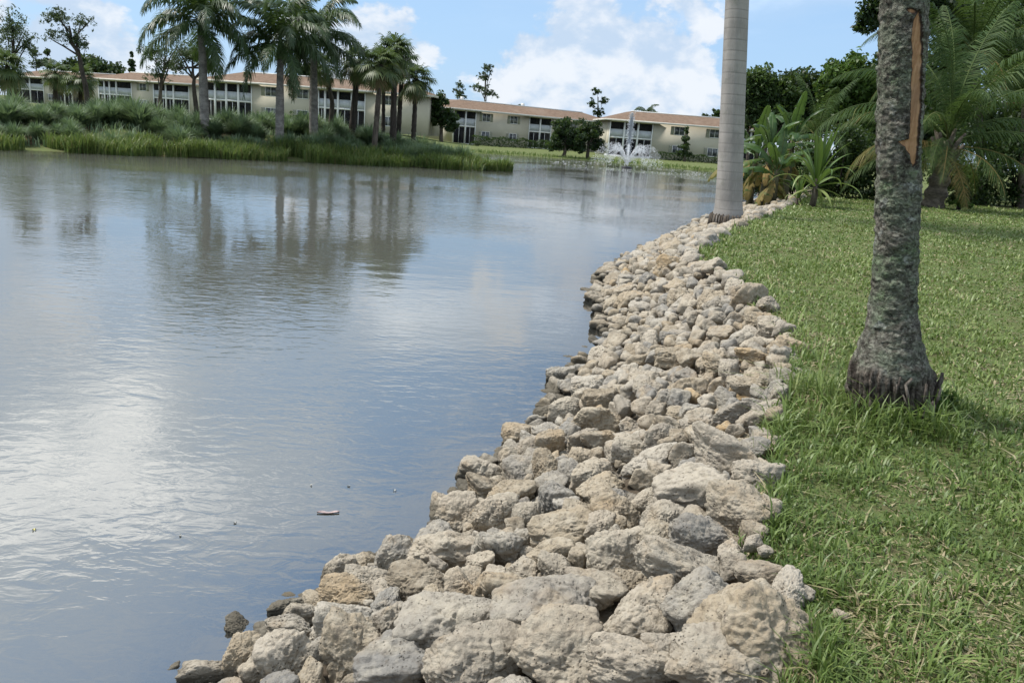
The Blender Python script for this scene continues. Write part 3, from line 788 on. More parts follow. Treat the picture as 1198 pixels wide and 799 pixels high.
def palm(name, label, D, base, top, rad, fronds, meshes, mat, seed, bark, shaft=None, group=None, cat='palm tree', via=None, z0=None, scale=1.0, bulge=0.12, elev=None, boots=False, trunk_top=None):
    """trunk from pixel base to pixel top, D ahead; crown of separate fronds"""
    rg = np.random.default_rng(seed)
    b = atd(base[0], base[1], D); b[2] = gz(b[0], b[1]) if z0 is None else z0
    tp = atd(top[0], top[1], D) - b
    root = empty(name, tuple(b)); tag(root, label, cat, group)
    ctl = [np.array([0, 0, -0.2])] + [atd(v[0], v[1], D) - b for v in (via or [])] + [tp]
    ctl = np.array(ctl); t = np.concatenate([[0], np.cumsum(np.linalg.norm(np.diff(ctl, axis=0), axis=1))]); t /= t[-1]
    K = 40; tt = np.linspace(0, 1, K); path = np.stack([np.interp(tt, t, ctl[:, i]) for i in range(3)], 1)
    if via:
        for _ in range(6): path[1:-1] = (path[:-2] + path[1:-1]*2 + path[2:])/4
    r = rad*(1.0 + 0.28*np.exp(-tt*14) + bulge*np.exp(-((tt-0.45)/0.22)**2) - 0.25*tt)
    r = r*(1 + (rg.normal(0, 0.06, K) if boots else 0.02*np.sin(tt*K*1.7)))
    MB().tube(path, r, 12).obj('trunk', bark, root, True)
    c = tp.copy(); ax = (path[-1] - path[-4]); ax /= np.linalg.norm(ax)
    if shaft:
        s = MB().tube(np.array([c + ax*shaft*q for q in (0, .15, .5, .8, 1.0)]), np.array([.80, .98, .80, .6, .38])*rad, 12)
        s.obj('crownshaft', M_SHAFT, root, True); c = c + ax*shaft*0.95
    for i in range(fronds):
        f = (i + 0.5)/fronds
        k = min(len(meshes)-1, int(f**(elev or 0.9)*len(meshes)))
        az = i*2.39996 + rg.normal(0, 0.15)
        sc = scale*rg.uniform(0.88, 1.1)
        link('frond', meshes[k], LV[mat], root, tuple(c + np.array([0, 0, -0.25*f*rad])), (rg.normal(0, .07), rg.normal(0, .07), az), (sc, sc, sc))
    return root
M_SHAFT = plain_mat('green_crownshaft', (0.10, 0.16, 0.055), 0.4, 0.4, 2.0, 0.2)
palm('royal_palm', 'royal palm with smooth grey trunk, leftmost of the three on the peninsula', 52, (240, 158), (236, 42), 0.28, 21, ROYAL, 'palm', 1, M_BARKP, 1.0, 'palms on the far peninsula', scale=1.15)
palm('royal_palm', 'royal palm with a brown torn sheath hanging down its trunk', 53, (327, 168), (328, 70), 0.27, 21, ROYAL, 'palm', 2, M_BARKP, 1.2, 'palms on the far peninsula', scale=1.08)
palm('royal_palm', 'royal palm with grey trunk just right of the torn-sheath palm', 57, (367, 158), (367, 66), 0.30, 21, ROYAL, 'palm', 3, M_BARKP, 1.4, 'palms on the far peninsula', scale=1.15)

def fan_mesh(name, seed, el, hue):
    rg = np.random.default_rng(seed); mb = MB(); pl = 0.75
    P = np.array([[math.cos(el)*pl*t, 0, math.sin(el)*pl*t - 0.12*t*t] for t in np.linspace(0, 1, 5)])
    mb.tube(P, np.linspace(.025, .015, 5), 4, a=hue)
    e2 = el - 0.45; fw = np.array([math.cos(e2), 0, math.sin(e2)]); sd = np.array([0, 1.0, 0]); up = np.cross(fw, sd)*-1
    n = 24; c = P[-1]
    for i, q in enumerate(np.linspace(-2.3, 2.3, n)):
        d = fw*math.cos(q) + sd*math.sin(q)*1.0 + np.array([0, 0, 1])*0.12*math.cos(q*3)
        ln = 0.85*rg.uniform(.85, 1.1)*(1 - 0.12*abs(q)/2.3); side = (-fw*math.sin(q) + sd*math.cos(q))*0.045
        p1 = c + d*ln*.6 + np.array([0, 0, -.03]); p2 = p1 + (d + np.array([0, 0, -.9]))*ln*.33
        mb.add([c, p1 - side, p1 + side, p2], f3=[(0, 1, 2), (1, 3, 2)], a=np.clip(hue + rg.normal(0, .1), 0, 1))
    return mb.mesh(name)
FANS = [fan_mesh('fan_leaf', 60+i, R_(e), h) for i, (e, h) in enumerate([(80, .45), (60, .5), (42, .42), (25, .55), (8, .45), (-12, .55), (-35, .72), (-62, .98)])]
def sabal(label, D, base, top, rad, seed, bark, n=24, scale=1.0, via=None, group='palms on the far peninsula'):
    o = palm('cabbage_palm', label, D, base, top, rad, n, FANS, 'sabal', seed, bark, None, group, via=via, scale=scale, bulge=0.0, boots=True)
    for c in o.children:
        if c.name.startswith('frond'): c.name = 'fan_leaf'
    return o
sabal('cabbage palm with a curved thin trunk behind the royal palms', 62, (386, 146), (378, 78), 0.20, 11, M_BARK, 20, 1.0, [(389, 119)])
sabal('cabbage palm with a dark leaning trunk beside the screened lanais', 60, (411, 147), (419, 72), 0.26, 12, M_BARKD, 26, 1.15)
sabal('cabbage palm with a slender pale brown trunk nearest the reeds', 55, (437, 172), (446, 76), 0.20, 13, M_BARK, 26, 1.15)
sabal('thin cabbage palm just behind the slender pale-trunked palm', 63, (449, 148), (449, 84), 0.16, 14, M_BARKD, 18, 0.95)
sabal('cabbage palm with the thickest black trunk in the right-hand cluster', 58, (460, 160), (462, 62), 0.24, 15, M_BARKD, 28, 1.2)
sabal('cabbage palm with a black trunk close behind the thickest black one', 63, (466, 150), (471, 70), 0.20, 16, M_BARKD, 22, 1.1)
sabal('cabbage palm at the right end of the peninsula cluster', 62, (484, 150), (487, 92), 0.20, 17, M_BARKD, 24, 1.15)
sabal('yellowish cabbage palm in front of the far left lanais', 75, (64, 132), (65, 86), 0.22, 18, M_BARKD, 22, 1.1)
sabal('yellowish cabbage palm left of the leaning tree', 72, (93, 133), (95, 92), 0.22, 19, M_BARKD, 22, 1.15)
sabal('shaggy cabbage palm at the far left edge', 68, (14, 128), (8, 78), 0.24, 20, M_BARKD, 26, 1.3)

GB = 'trees behind the apartment buildings'; GP = 'trees on the far peninsula'
tree('wispy_tree', 'tall open-crowned tree at the left edge', 72, (16, 128), [(14, 35, 18, 26), (4, 62, 16, 22), (30, 55, 14, 18)], 0.34, 'pine', 201, 1500, group=GP, trunk_px=5, bark=M_BARKD)
tree('wispy_tree', 'leaning tree with sparse drooping branches before the left building', 66, (104, 132), [(66, 20, 16, 14), (95, 27, 14, 10), (84, 45, 12, 13), (98, 52, 8, 10), (62, 42, 10, 10)], 0.30, 'pine', 202, 1300, group=GP, trunk_px=6, bark=M_BARKD, via=[(100, 100), (92, 66), (84, 50)])
tree('wispy_tree', 'feathery tree in front of the paired windows', 70, (183, 140), [(180, 62, 15, 14), (198, 76, 16, 14), (184, 88, 14, 12), (212, 60, 12, 16)], 0.30, 'pine', 203, 1500, group=GP, trunk_px=5, bark=M_BARK)
tree('wispy_tree', 'feathery tree with a kinked black trunk left of the first royal palm', 69, (232, 130), [(224, 66, 20, 20), (243, 78, 11, 13), (208, 80, 10, 12)], 0.30, 'pine', 204, 1500, group=GP, trunk_px=6, bark=M_BARKD, via=[(226, 100)])
tree('spreading_tree', 'dark round-topped tree rising behind the left roof', 195, (110, 112), [(108, 80, 36, 15), (82, 78, 16, 12), (135, 84, 14, 10)], 1.1, 'dark', 205, 1800, group=GB, cr=(.35, .6))
tree('conifer', 'narrow pointed conifer standing clear above the left roof', 200, (154, 110), [(154, 64, 2.5, 6), (154, 74, 3.6, 8), (154, 85, 4.2, 8)], 0.7, 'dark', 206, 700, group=GB, limbs=0, cr=(.5, .8), trunk_px=2)
tree('conifer', 'slim conifer beside the tall tree at the left edge', 190, (55, 112), [(55, 62, 3.5, 7), (55, 74, 5, 8)], 0.7, 'dark', 207, 500, group=GB, limbs=0, cr=(.5, .8), trunk_px=2)
tree('wispy_tree', 'grey-green thin tree left of the slim conifer', 185, (43, 112), [(40, 62, 7, 8), (45, 75, 8, 8)], 0.8, 'pine', 208, 500, group=GB, limbs=4, trunk_px=2)
tree('wispy_tree', 'dark feathery tree behind the roof right of the first royal palm', 170, (248, 118), [(246, 78, 8, 14), (240, 70, 9, 12)], 0.8, 'pine', 2081, 500, group=GB, limbs=4, trunk_px=2)
tree('round_tree', 'low tree tops just showing over the long roof', 170, (298, 118), [(288, 92, 9, 5), (302, 92, 10, 5)], 0.8, 'dark', 209, 500, group=GB, limbs=2, trunk_px=2)
tree('round_tree', 'dark tree behind the long roof between two royal palms', 140, (352, 128), [(352, 84, 13, 14), (366, 88, 10, 10)], 0.7, 'dark', 210, 1100, group=GB, limbs=4)
tree('round_tree', 'dense dark tree between the long block and the middle block', 118, (517, 155), [(516, 122, 14, 16), (522, 142, 16, 16), (508, 136, 12, 18)], 0.5, 'dark', 211, 2600, group=GB)
tree('tall_pine', 'tall pine with tufted tiers behind the middle block', 190, (567, 152), [(570, 80, 6, 6), (566, 91, 9, 6), (561, 103, 11, 6), (572, 110, 10, 6)], 0.75, 'pine', 212, 900, group=GB, cr=(.3, .55), trunk_px=2.5, limbs=6)
tree('tall_pine', 'smaller pine left of the tall pine', 190, (538, 150), [(538, 100, 5, 5), (538, 110, 8, 7)], 0.75, 'pine', 213, 420, group=GB, cr=(.3, .55), trunk_px=2, limbs=4)
tree('round_tree', 'low green tree tops above the middle of the middle roof', 185, (607, 158), [(590, 127, 10, 4), (607, 127, 14, 6), (620, 131, 9, 4)], 0.7, 'tree', 214, 800, group=GB, limbs=2, trunk_px=2)
tree('tall_pine', 'two-lobed slim tree rising left of the fountain block', 165, (699, 168), [(698, 108, 5, 5), (706, 119, 5, 5), (693, 121, 5, 6), (700, 133, 6, 8)], 0.65, 'dark', 215, 900, group=GB, cr=(.4, .65), trunk_px=2.5, limbs=4)
tree('round_tree', 'low tree top left of the two-lobed slim tree', 170, (668, 165), [(664, 136, 9, 5), (680, 140, 10, 6)], 0.7, 'tree', 216, 500, group=GB, limbs=2, trunk_px=2)
tree('round_tree', 'tree top peeping over the fountain block roof beside the palm trunk', 175, (828, 180), [(826, 139, 9, 5), (838, 136, 8, 8)], 0.8, 'dark', 217, 600, group=GB, limbs=2, trunk_px=2)
tree('round_tree', 'low bushy top beside the small palm over the roof', 170, (772, 172), [(772, 139, 7, 3.5)], 0.6, 'dark', 218, 260, group=GB, limbs=2, trunk_px=2)
tree('weeping_tree', 'weeping dark tree overhanging the far bank left of the fountain', 106, (660, 183), [(660, 152, 18, 16), (654, 167, 14, 16), (672, 168, 16, 16)], 0.42, 'dark', 219, 3600, group='trees on the far bank', up=-0.2, trunk_px=4)
tree('weeping_tree', 'rounded bushy tree beside the weeping tree on the far bank', 107, (688, 184), [(689, 153, 18, 15), (696, 168, 13, 15), (680, 168, 14, 15)], 0.42, 'dark', 220, 3400, group='trees on the far bank', trunk_px=4)
tree('magnolia', 'dark pyramid shaped tree before the fountain block windows', 122, (801, 188), [(803, 153, 3, 5), (802, 163, 7, 5), (800, 172, 10, 5), (800, 180, 11, 5)], 0.42, 'dark', 221, 900, group='trees on the far bank', cr=(.4, .7), trunk_px=2.5)
palm('feather_palm', 'small feathery palm over the fountain block roof', 168, (757, 170), (757, 134), 0.25, 12, ROYAL, 'palm', 31, M_BARK, None, None, scale=0.95)

def hedge(label, D, xa, xb, ya, h, seed, n, thick=1.2, mat='hedge', D2=None):
    rg = np.random.default_rng(seed); D2 = D2 or D
    A = atd(xa, ya, D); B = atd(xb, ya + (xb-xa)*0.0752, D2); mid = (A+B)/2; zb = gz(mid[0], mid[1])
    root = empty('hedge', (A[0], A[1], gz(A[0], A[1]))); tag(root, label, 'hedge', 'clipped hedges by the apartment buildings')
    d = (B-A)[:2]; Lg = np.hypot(*d); e = d/Lg; nrm = np.array([-e[1], e[0]])
    u = rg.random(n)*Lg; v = rg.random(n); w = rg.random(n)
    face = rg.random(n); v = np.where(face < .45, 0.0 + 0.08*v, v); w = np.where(face >= .55, 1 - 0.08*w, w)
    hh = h*(1 + 0.12*np.sin(u*1.3) + 0.08*np.sin(u*3.1))
    P = np.stack([u*e[0] + v*thick*nrm[0], u*e[1] + v*thick*nrm[1], w*hh], 1)
    V, f, a = leaves(P, 0.28, rg, np.clip(rg.normal(.45, .2, n), 0, 1))
    MB().add(V, f4=f, a=a).obj('foliage', LV[mat], root)
    return root
hedge('dark clipped hedge along the foot of the middle block', 126, 556, 645, 168, 1.3, 301, 2600, D2=138)
hedge('clipped hedge along the foot of the fountain block', 124, 770, 880, 187.5, 1.0, 302, 2200)

# ------------------------------------------------------------------ peninsula planting
def wisp_mesh(seed, hgt=1.25, rad=0.62, n=520):
    rg = np.random.default_rng(seed); az = rg.uniform(0, 2*PI, n); sp = rg.random(n)**0.7
    b = np.stack([np.cos(az)*0.16*rg.random(n), np.sin(az)*0.16*rg.random(n), np.zeros(n)], 1)
    d = np.stack([np.cos(az), np.sin(az), 0*az], 1)
    h = hgt*rg.uniform(0.6, 1.05, n)*(1 - 0.38*sp)
    p1 = b + d*(rad*0.45*sp)[:, None] + np.array([0, 0, 1])*(h*0.62)[:, None]
    p2 = b + d*(rad*(0.25 + 0.95*sp))[:, None] + np.array([0, 0, 1])*(h*(1.0 - 0.25*sp))[:, None]
    s = np.stack([-np.sin(az), np.cos(az), 0*az], 1)*0.02
    V = np.stack([b - s, b + s, p1 + s*1.3, p1 - s*1.3, p2], 1).reshape(-1, 3); i = np.arange(n)[:, None]*5
    a = np.repeat(np.clip(rg.normal(.5, .2, n), 0, 1), 5)
    mb = MB().add(V, f3=i + np.array([[3, 2, 4]]), f4=i + np.array([[0, 1, 2, 3]]), a=a)
    return mb.mesh('wispy_blades')
WISP = [wisp_mesh(70+i, 1.25+0.1*i, 0.72+0.05*i) for i in range(5)]
rg = np.random.default_rng(77)
SHORE = np.array([(-44, 30), (-33, 37), (-25.7, 40.4), (-20.5, 44.2), (-15.7, 48.5), (-8.5, 52.9), (-2.6, 56.2), (-1.0, 58.5)])
def shore_pt(s, off):
    seg = np.diff(SHORE, axis=0); ln = np.hypot(seg[:, 0], seg[:, 1]); cum = np.concatenate([[0], np.cumsum(ln)]); k = min(len(seg)-1, int(np.searchsorted(cum, s, 'right')-1))
    e = seg[k]/ln[k]; p = SHORE[k] + e*(s - cum[k]); return p + np.array([-e[1], e[0]])*off
done = []
zones = [('wispy grass clump before the far left lanais', -1e9, 58), ('wispy grass clump below the leaning tree', 58, 125), ('wispy grass clump before the paired windows', 125, 185), ('wispy grass clump just left of the first royal palm', 185, 236), ('wispy grass clump between the first two royal palms', 236, 326),
         ('wispy grass clump between the second royal palm and the cabbage palms', 326, 430), ('wispy grass clump among the cabbage palm trunks', 430, 1e9)]
SHLEN = float(np.hypot(*np.diff(SHORE, axis=0).T).sum())
for row, (off0, off1, cnt) in enumerate(((2.0, 4.5, 62), (4.5, 8.5, 74), (8.5, 14, 60))):
    for q in range(cnt*6):
        if cnt <= 0: break
        s = rg.uniform(8, SHLEN-1.5); off = rg.uniform(off0, off1)
        p = shore_pt(s, off)
        if any((p[0]-a)**2 + (p[1]-b)**2 < 0.95 for a, b in done): continue
        if vnoise(np.array([[p[0]*0.25, p[1]*0.25, 3.3]]), 4)[0] < -0.42 and p[0] < -14: continue
        if gz(p[0], p[1]) < 0.05: continue
        pr = proj(np.array([[p[0], p[1], 1.2]]))[0]
        if pr[0] < -15: continue
        cnt -= 1; done.append(tuple(p))
        sc = rg.uniform(0.78, 1.3)*(1.0 if row else 0.85)
        o = empty('grass_clump', (p[0], p[1], gz(p[0], p[1])-0.05), rg.uniform(0, 6))
        lab = next(l for l, a, b in zones if a <= pr[0] < b) + (', beside the reeds', ', mid slope', ', back row')[row]
        tag(o, lab, 'grass clump', lab.replace('clump', 'clumps'))
        link('blades', WISP[rg.integers(5)], LV['wisp'], o, scale=(sc*1.15, sc*1.15, sc*rg.uniform(0.85, 1.1)))
# tall continuous grass at the tip of the peninsula and reeds along its edge
def blades(name, P, H, wd, lean, rg, mat, label, hue=0.5, parent=None, kind='stuff'):
    n = len(P); az = rg.uniform(0, 2*PI, n); d = np.stack([np.cos(az), np.sin(az), 0*az], 1)
    s = np.stack([-np.sin(az), np.cos(az), 0*az], 1)*(wd*0.5)
    l = (lean*rg.random(n)*H)[:, None]
    p1 = P + d*l*0.35 + np.array([0, 0, 1])*(H*0.6)[:, None]; p2 = P + d*l + np.array([0, 0, 1])*(H*rg.uniform(.8, 1, n))[:, None]
    V = np.stack([P - s*.8, P + s*.8, p1 + s, p1 - s, p2], 1).reshape(-1, 3); i = np.arange(n)[:, None]*5
    a = np.repeat(np.clip(rg.normal(hue, .2, n), 0, 1), 5)
    o = MB().add(V, f3=i + np.array([[3, 2, 4]]), f4=i + np.array([[0, 1, 2, 3]]), a=a).obj(name, LV[mat], parent)
    return tag(o, label, None, None, kind)
n = 26000; ss = rg.uniform(2, SHLEN, n); of = -0.35 + 2.6*rg.random(n)**1.3
pp = np.array([shore_pt(a, b + 0.35*math.sin(a*0.9) + 0.25*math.sin(a*2.3)) for a, b in zip(ss, of)])
den = vnoise(np.concatenate([pp*0.5, np.zeros((n, 1))], 1), 8); pp = pp[den > -0.55]
zz = np.maximum(terrain(pp[:, 0], pp[:, 1]), -0.15)
hn = 0.92 + 0.30*vnoise(np.concatenate([pp*0.8, np.ones((len(pp), 1))], 1), 3)
blades('shore_reeds', np.concatenate([pp, zz[:, None]], 1), hn*rg.uniform(.6, 1.15, len(pp)), 0.045, 0.75, rg, 'reed', 'band of yellow-green reeds along the peninsula waterline')
n = 34000; X = rg.uniform(-44, 0, n); Y = rg.uniform(34, 70, n)
d, ii = segdist(X, Y, POND, True); m = (~inpoly(X, Y, POND)) & (d > 1.2) & (d < 11) & (ii >= NW) & (vnoise(np.stack([X*0.35, Y*0.35, X*0], 1), 14) > -0.35); X, Y = X[m], Y[m]
blades('ground_cover', np.stack([X, Y, terrain(X, Y)], 1), rg.uniform(.25, .7, len(X)), 0.05, 0.9, rg, 'wisp', 'low soft ground cover between the clumps on the peninsula', 0.55)
n = 24000; X = rg.uniform(-9, 1.5, n); Y = rg.uniform(53, 71, n)
d, _ = segdist(X, Y, POND, True); m = (~inpoly(X, Y, POND)) & (d > 0.3) & (d < 8); X, Y = X[m], Y[m]
hh = 1.15 + 0.35*vnoise(np.stack([X*0.4, Y*0.4, X*0], 1), 6)
blades('tall_grass', np.stack([X, Y, terrain(X, Y)], 1), hh*rg.uniform(.55, 1.1, len(X))*sm(d[m], 0, 3)*0.75 + 0.3, 0.05, 0.7, rg, 'wisp', 'mass of tall soft grass at the tip of the peninsula')
n = 16000; X = rg.uniform(-14, 32, n); Y = rg.uniform(72, 108, n)
d, _ = segdist(X, Y, POND, True); m = (~inpoly(X, Y, POND)) & (d < 3.5); X, Y = X[m], Y[m]
blades('bank_grass', np.stack([X, Y, terrain(X, Y)], 1), rg.uniform(.2, .5, len(X)), 0.07, 0.6, rg, 'reed', 'grassy fringe of the far bank beyond the fountain', 0.45)
# rounded dark shrubs at the foot of the left buildings
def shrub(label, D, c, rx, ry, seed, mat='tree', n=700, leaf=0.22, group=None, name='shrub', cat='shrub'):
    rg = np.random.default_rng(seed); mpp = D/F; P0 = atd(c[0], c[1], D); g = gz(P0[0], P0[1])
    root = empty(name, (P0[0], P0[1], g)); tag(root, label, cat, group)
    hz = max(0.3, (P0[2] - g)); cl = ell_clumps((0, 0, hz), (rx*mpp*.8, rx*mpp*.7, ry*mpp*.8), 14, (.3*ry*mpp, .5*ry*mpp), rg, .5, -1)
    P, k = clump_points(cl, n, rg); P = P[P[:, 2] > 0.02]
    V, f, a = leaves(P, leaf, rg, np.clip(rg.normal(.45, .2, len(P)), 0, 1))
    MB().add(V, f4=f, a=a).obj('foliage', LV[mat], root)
    st = MB()
    for q in range(5):
        e = cl[rg.integers(len(cl)), :3]; st.tube(np.array([[0, 0, -.1], e*0.4 + np.array([0, 0, .05]), e]), [.05, .03, .012], 5)
    st.obj('stems', M_BARKD, root)
    return root
GS = 'shrubs at the foot of the long block'
shrub('rounded green shrub under the long block wall, right of the second royal palm', 100, (347, 137), 14, 9, 401, group=GS)
shrub('rounded green shrub under the long block wall, left of the second royal palm', 101, (308, 140), 14, 9, 402, group=GS)
shrub('rounded bush at the left foot of the middle block', 120, (555, 170), 7, 6, 403, 'dark', 400, group=GS)
# ------------------------------------------------------------------ fountain
def fountain():
    b = at(733, 196.5, 0); rg = np.random.default_rng(5)
    m = Mat('water_spray'); d = m.bsdf((0.86, 0.88, 0.90), 0.5, None, 0.3)
    tr = m.nd('ShaderNodeBsdfTransparent'); t2 = m.nd('ShaderNodeBsdfTranslucent'); t2.inputs[0].default_value = (.9, .92, .94, 1)
    spray = m.done(m.mixsh(0.30, m.mixsh(0.6, d, t2.outputs[0]), tr.outputs[0]))
    root = empty('fountain', (b[0], b[1], 0)); tag(root, 'pond fountain throwing a tall central jet and splayed side jets', 'fountain')
    fl = MB(); th = np.linspace(0, 2*PI, 25)[:-1]
    prof = [(0.0, .16), (.18, .16), (.42, .12), (.55, .05), (.5, -.06)]
    V = [(r*math.cos(t), r*math.sin(t), z) for r, z in prof for t in th]
    f = [(i*24+j, i*24+(j+1) % 24, (i+1)*24+(j+1) % 24, (i+1)*24+j) for i in range(4) for j in range(24)]
    fl.add(V, f4=f); fl.tube(np.array([(0, 0, .1), (0, 0, .34)]), .05, 10); fl.obj('nozzle_float', plain_mat('black_plastic', (.03, .03, .035), .5), root)
    oc = np.array([(1, 0, 0), (-1, 0, 0), (0, 1, 0), (0, -1, 0), (0, 0, 1.5), (0, 0, -1.5)]); of = np.array([(0, 2, 4), (2, 1, 4), (1, 3, 4), (3, 0, 4), (2, 0, 5), (1, 2, 5), (3, 1, 5), (0, 3, 5)])
    def drops(P, s):
        n = len(P); V = (P[:, None, :] + oc[None]*s[:, None, None]).reshape(-1, 3)
        return V, (np.arange(n)[:, None, None]*6 + of[None]).reshape(-1, 3)
    def jet(name, az, el, v, n, spread, size, tmax=1.0):
        a = az + rg.normal(0, spread, n); e = el + rg.normal(0, spread, n); vv = v*rg.uniform(.82, 1.02, n)
        tf = 2*vv*np.sin(e)/9.8; t = rg.random(n)**1.0*tf*tmax
        hx = vv*np.cos(e)*t; P = np.stack([hx*np.cos(a), hx*np.sin(a), .3 + vv*np.sin(e)*t - 4.9*t*t], 1)
        k = P[:, 2] > 0; P = P[k]
        V, f = drops(P, size*rg.uniform(.5, 1.4, len(P)))
        MB().add(V, f3=f).obj(name, spray, root)['kind'] = 'stuff'
    jet('central_jet', 0, PI/2, 9.9, 3200, .012, .028)
    for k in range(10):
        jet('side_jet', k*2*PI/10 + .2, R_(64), 7.0, 620, .026, .022)
    for k in range(10):
        jet('low_jet', k*2*PI/10 + .5, R_(52), 5.8, 200, .024, .015)
    n = 220; a = rg.uniform(0, 2*PI, n); r = 7.4 + rg.normal(0, .45, n); s = rg.uniform(.02, .07, n)
    P = np.stack([r*np.cos(a), r*np.sin(a), rg.random(n)**3*.10 + .012], 1)
    V = np.stack([P + np.stack([s*1.6, 0*s, 0*s], 1), P + np.stack([0*s, s*.6, .03+0*s], 1), P - np.stack([s*1.6, 0*s, 0*s], 1), P - np.stack([0*s, s*.6, 0*s], 1)], 1).reshape(-1, 3)
    MB().add(V, f4=np.arange(n)[:, None]*4 + np.array([[0, 1, 2, 3]])).obj('splash_ring', spray, root)['kind'] = 'stuff'
fountain()

# ------------------------------------------------------------------ planting on the right
def coco_set(L, ll, wd, n, seed, hues, grav=.75):
    return [frond_mesh('frond', L*sc, R_(e), R_(dr), n, ll, wd, seed+i, .12, grav, h, tw) for i, (e, dr, h, sc, tw) in enumerate(hues)]
COCO = coco_set(4.6, 0.95, 0.034, 84, 500, [(84, 45, .42, 1.0, .3), (70, 75, .45, 1.05, -.3), (56, 95, .40, 1.05, .4), (40, 100, .5, 1.0, -.4), (22, 90, .5, 1.0, .3), (2, 70, .65, .95, -.2), (-25, 50, .95, .8, .2), (25, 105, .98, .85, .3)])
M_COCOB = bark_mat('coconut_bark', (0.07, 0.058, 0.046), (0.19, 0.16, 0.125), 4.0, 2.0)
D0 = 31.0
def coconut():
    rg = np.random.default_rng(15); b = atd(1090, 243, D0); b[2] = gz(b[0], b[1]) - .05
    root = empty('coconut_palm', tuple(b)); tag(root, 'coconut palm with a short thick trunk and sweeping fronds behind the lawn', 'palm tree')
    t = np.linspace(0, 1, 22); path = np.stack([.10*np.sin(t*2), 0*t, t*1.95], 1); r = .42 - .13*t + .05*np.sin(t*26)
    MB().tube(path, r, 14).obj('trunk', M_COCOB, root, True)
    bs = MB()
    for k in range(16):
        a = k*2.4; z = 1.4 + .05*k; p = np.array([.1, 0, z]); d = np.array([math.cos(a), math.sin(a), 0])
        bs.tube(np.array([p + d*.18, p + d*.32 + [0, 0, .35], p + d*.55 + [0, 0, .75]]), [.11, .09, .05], 6, a=.8)
    bs.obj('leaf_bases', M_COCOB, root, True)
    # azimuth (deg, 0 = right in the picture, 90 = away), elevation index, scale
    for az, k, sc in ((178, 2, 1.15), (183, 3, 1.25), (172, 7, 1.05), (160, 7, .9), (188, 7, .8), (168, 5, .95), (200, 6, .8), (150, 3, 1.0), (120, 1, 1.05), (90, 0, 1.1), (60, 1, 1.1), (30, 2, 1.1), (5, 3, 1.1),
                      (345, 4, 1.05), (318, 2, 1.05), (290, 1, 1.0), (255, 2, .8), (228, 3, .8), (355, 1, 1.15), (140, 0, 1.1), (20, 0, 1.15), (190, 0, 1.0), (75, 4, 1), (110, 3, 1), (330, 5, .9), (45, 5, .9), (212, 5, .75), (250, 5, .7), (292, 5, .75), (235, 4, .7), (275, 6, .7)):
        link('frond', COCO[k], LV['coco'], root, (.1, 0, 2.15 + .12*max(0, 6-k)), (rg.normal(0, .05), rg.normal(0, .05), R_(az) + rg.normal(0, .06)), (sc, sc, sc))
coconut()
def second_palm(label, D, base, top, seed, scale, n, rad=.16, via=None, elev=.9):
    return palm('feather_palm', label, D, base, top, rad, n, COCO[:6], 'coco', seed, M_COCOB, None, 'feathery palms in the thicket behind the lawn', scale=scale, via=via, elev=elev, bulge=0)
second_palm('feathery palm arching over the banana plants', 36, (965, 243), (955, 160), 45, .62, 14)
second_palm('tall feathery palm filling the upper right corner behind the coconut palm', 38, (1150, 246), (1140, 60), 46, 1.15, 18, .2)
second_palm('feathery palm at the right edge behind the coconut palm', 36, (1196, 246), (1200, 120), 47, .9, 16, .2)
GT = 'trees in the thicket behind the lawn'
tree('broadleaf_tree', 'leafy tree right behind the royal palm trunk', 42, (898, 238), [(888, 100, 24, 22), (905, 120, 30, 30), (880, 130, 20, 30)], .26, 'tree', 601, 6500, group=GT, clumps=34)
tree('broadleaf_tree', 'dark tree with a pointed top above the banana plants', 43, (940, 240), [(935, 104, 34, 26), (925, 140, 38, 44), (960, 130, 36, 44)], .26, 'dark', 602, 9000, group=GT, clumps=34)
tree('broadleaf_tree', 'bright green bushy tree left of the lichened trunk', 41, (992, 240), [(990, 95, 32, 34), (1012, 120, 26, 40), (975, 125, 22, 26)], .28, 'bright', 603, 8000, group=GT, clumps=34)
tree('broadleaf_tree', 'tall tree whose leafy boughs hang in above the lichened trunk', 39, (1060, 244), [(1024, 14, 24, 22), (1050, -10, 40, 30), (1012, 30, 14, 16), (1090, 10, 40, 36)], .26, 'dark', 604, 6500, group=GT, clumps=34)
tree('broadleaf_tree', 'tall dark tree in the upper right corner', 46, (1150, 246), [(1150, 30, 60, 60), (1110, 90, 40, 50), (1190, 90, 40, 60), (1140, 150, 60, 46), (1200, 160, 50, 46)], .34, 'dark', 605, 15000, group=GT, clumps=34)
tree('broadleaf_tree', 'shady tree just left behind the coconut palm', 44, (1040, 244), [(1040, 120, 40, 60), (1010, 170, 36, 40), (1085, 150, 44, 56)], .32, 'dark', 606, 11000, group=GT, clumps=34)
tree('broadleaf_tree', 'tree in the thicket beyond the right edge', 42, (1230, 246), [(1230, 60, 50, 90), (1215, 150, 40, 60)], .32, 'dark', 607, 5000, group=GT, clumps=34)
tree('round_tree', 'tree top behind the royal palm trunk above the apartment roof', 60, (872, 232), [(872, 105, 12, 18), (878, 140, 14, 22)], .34, 'tree', 608, 1600, group=GT, clumps=34)
GH = 'dark bushes under the thicket'
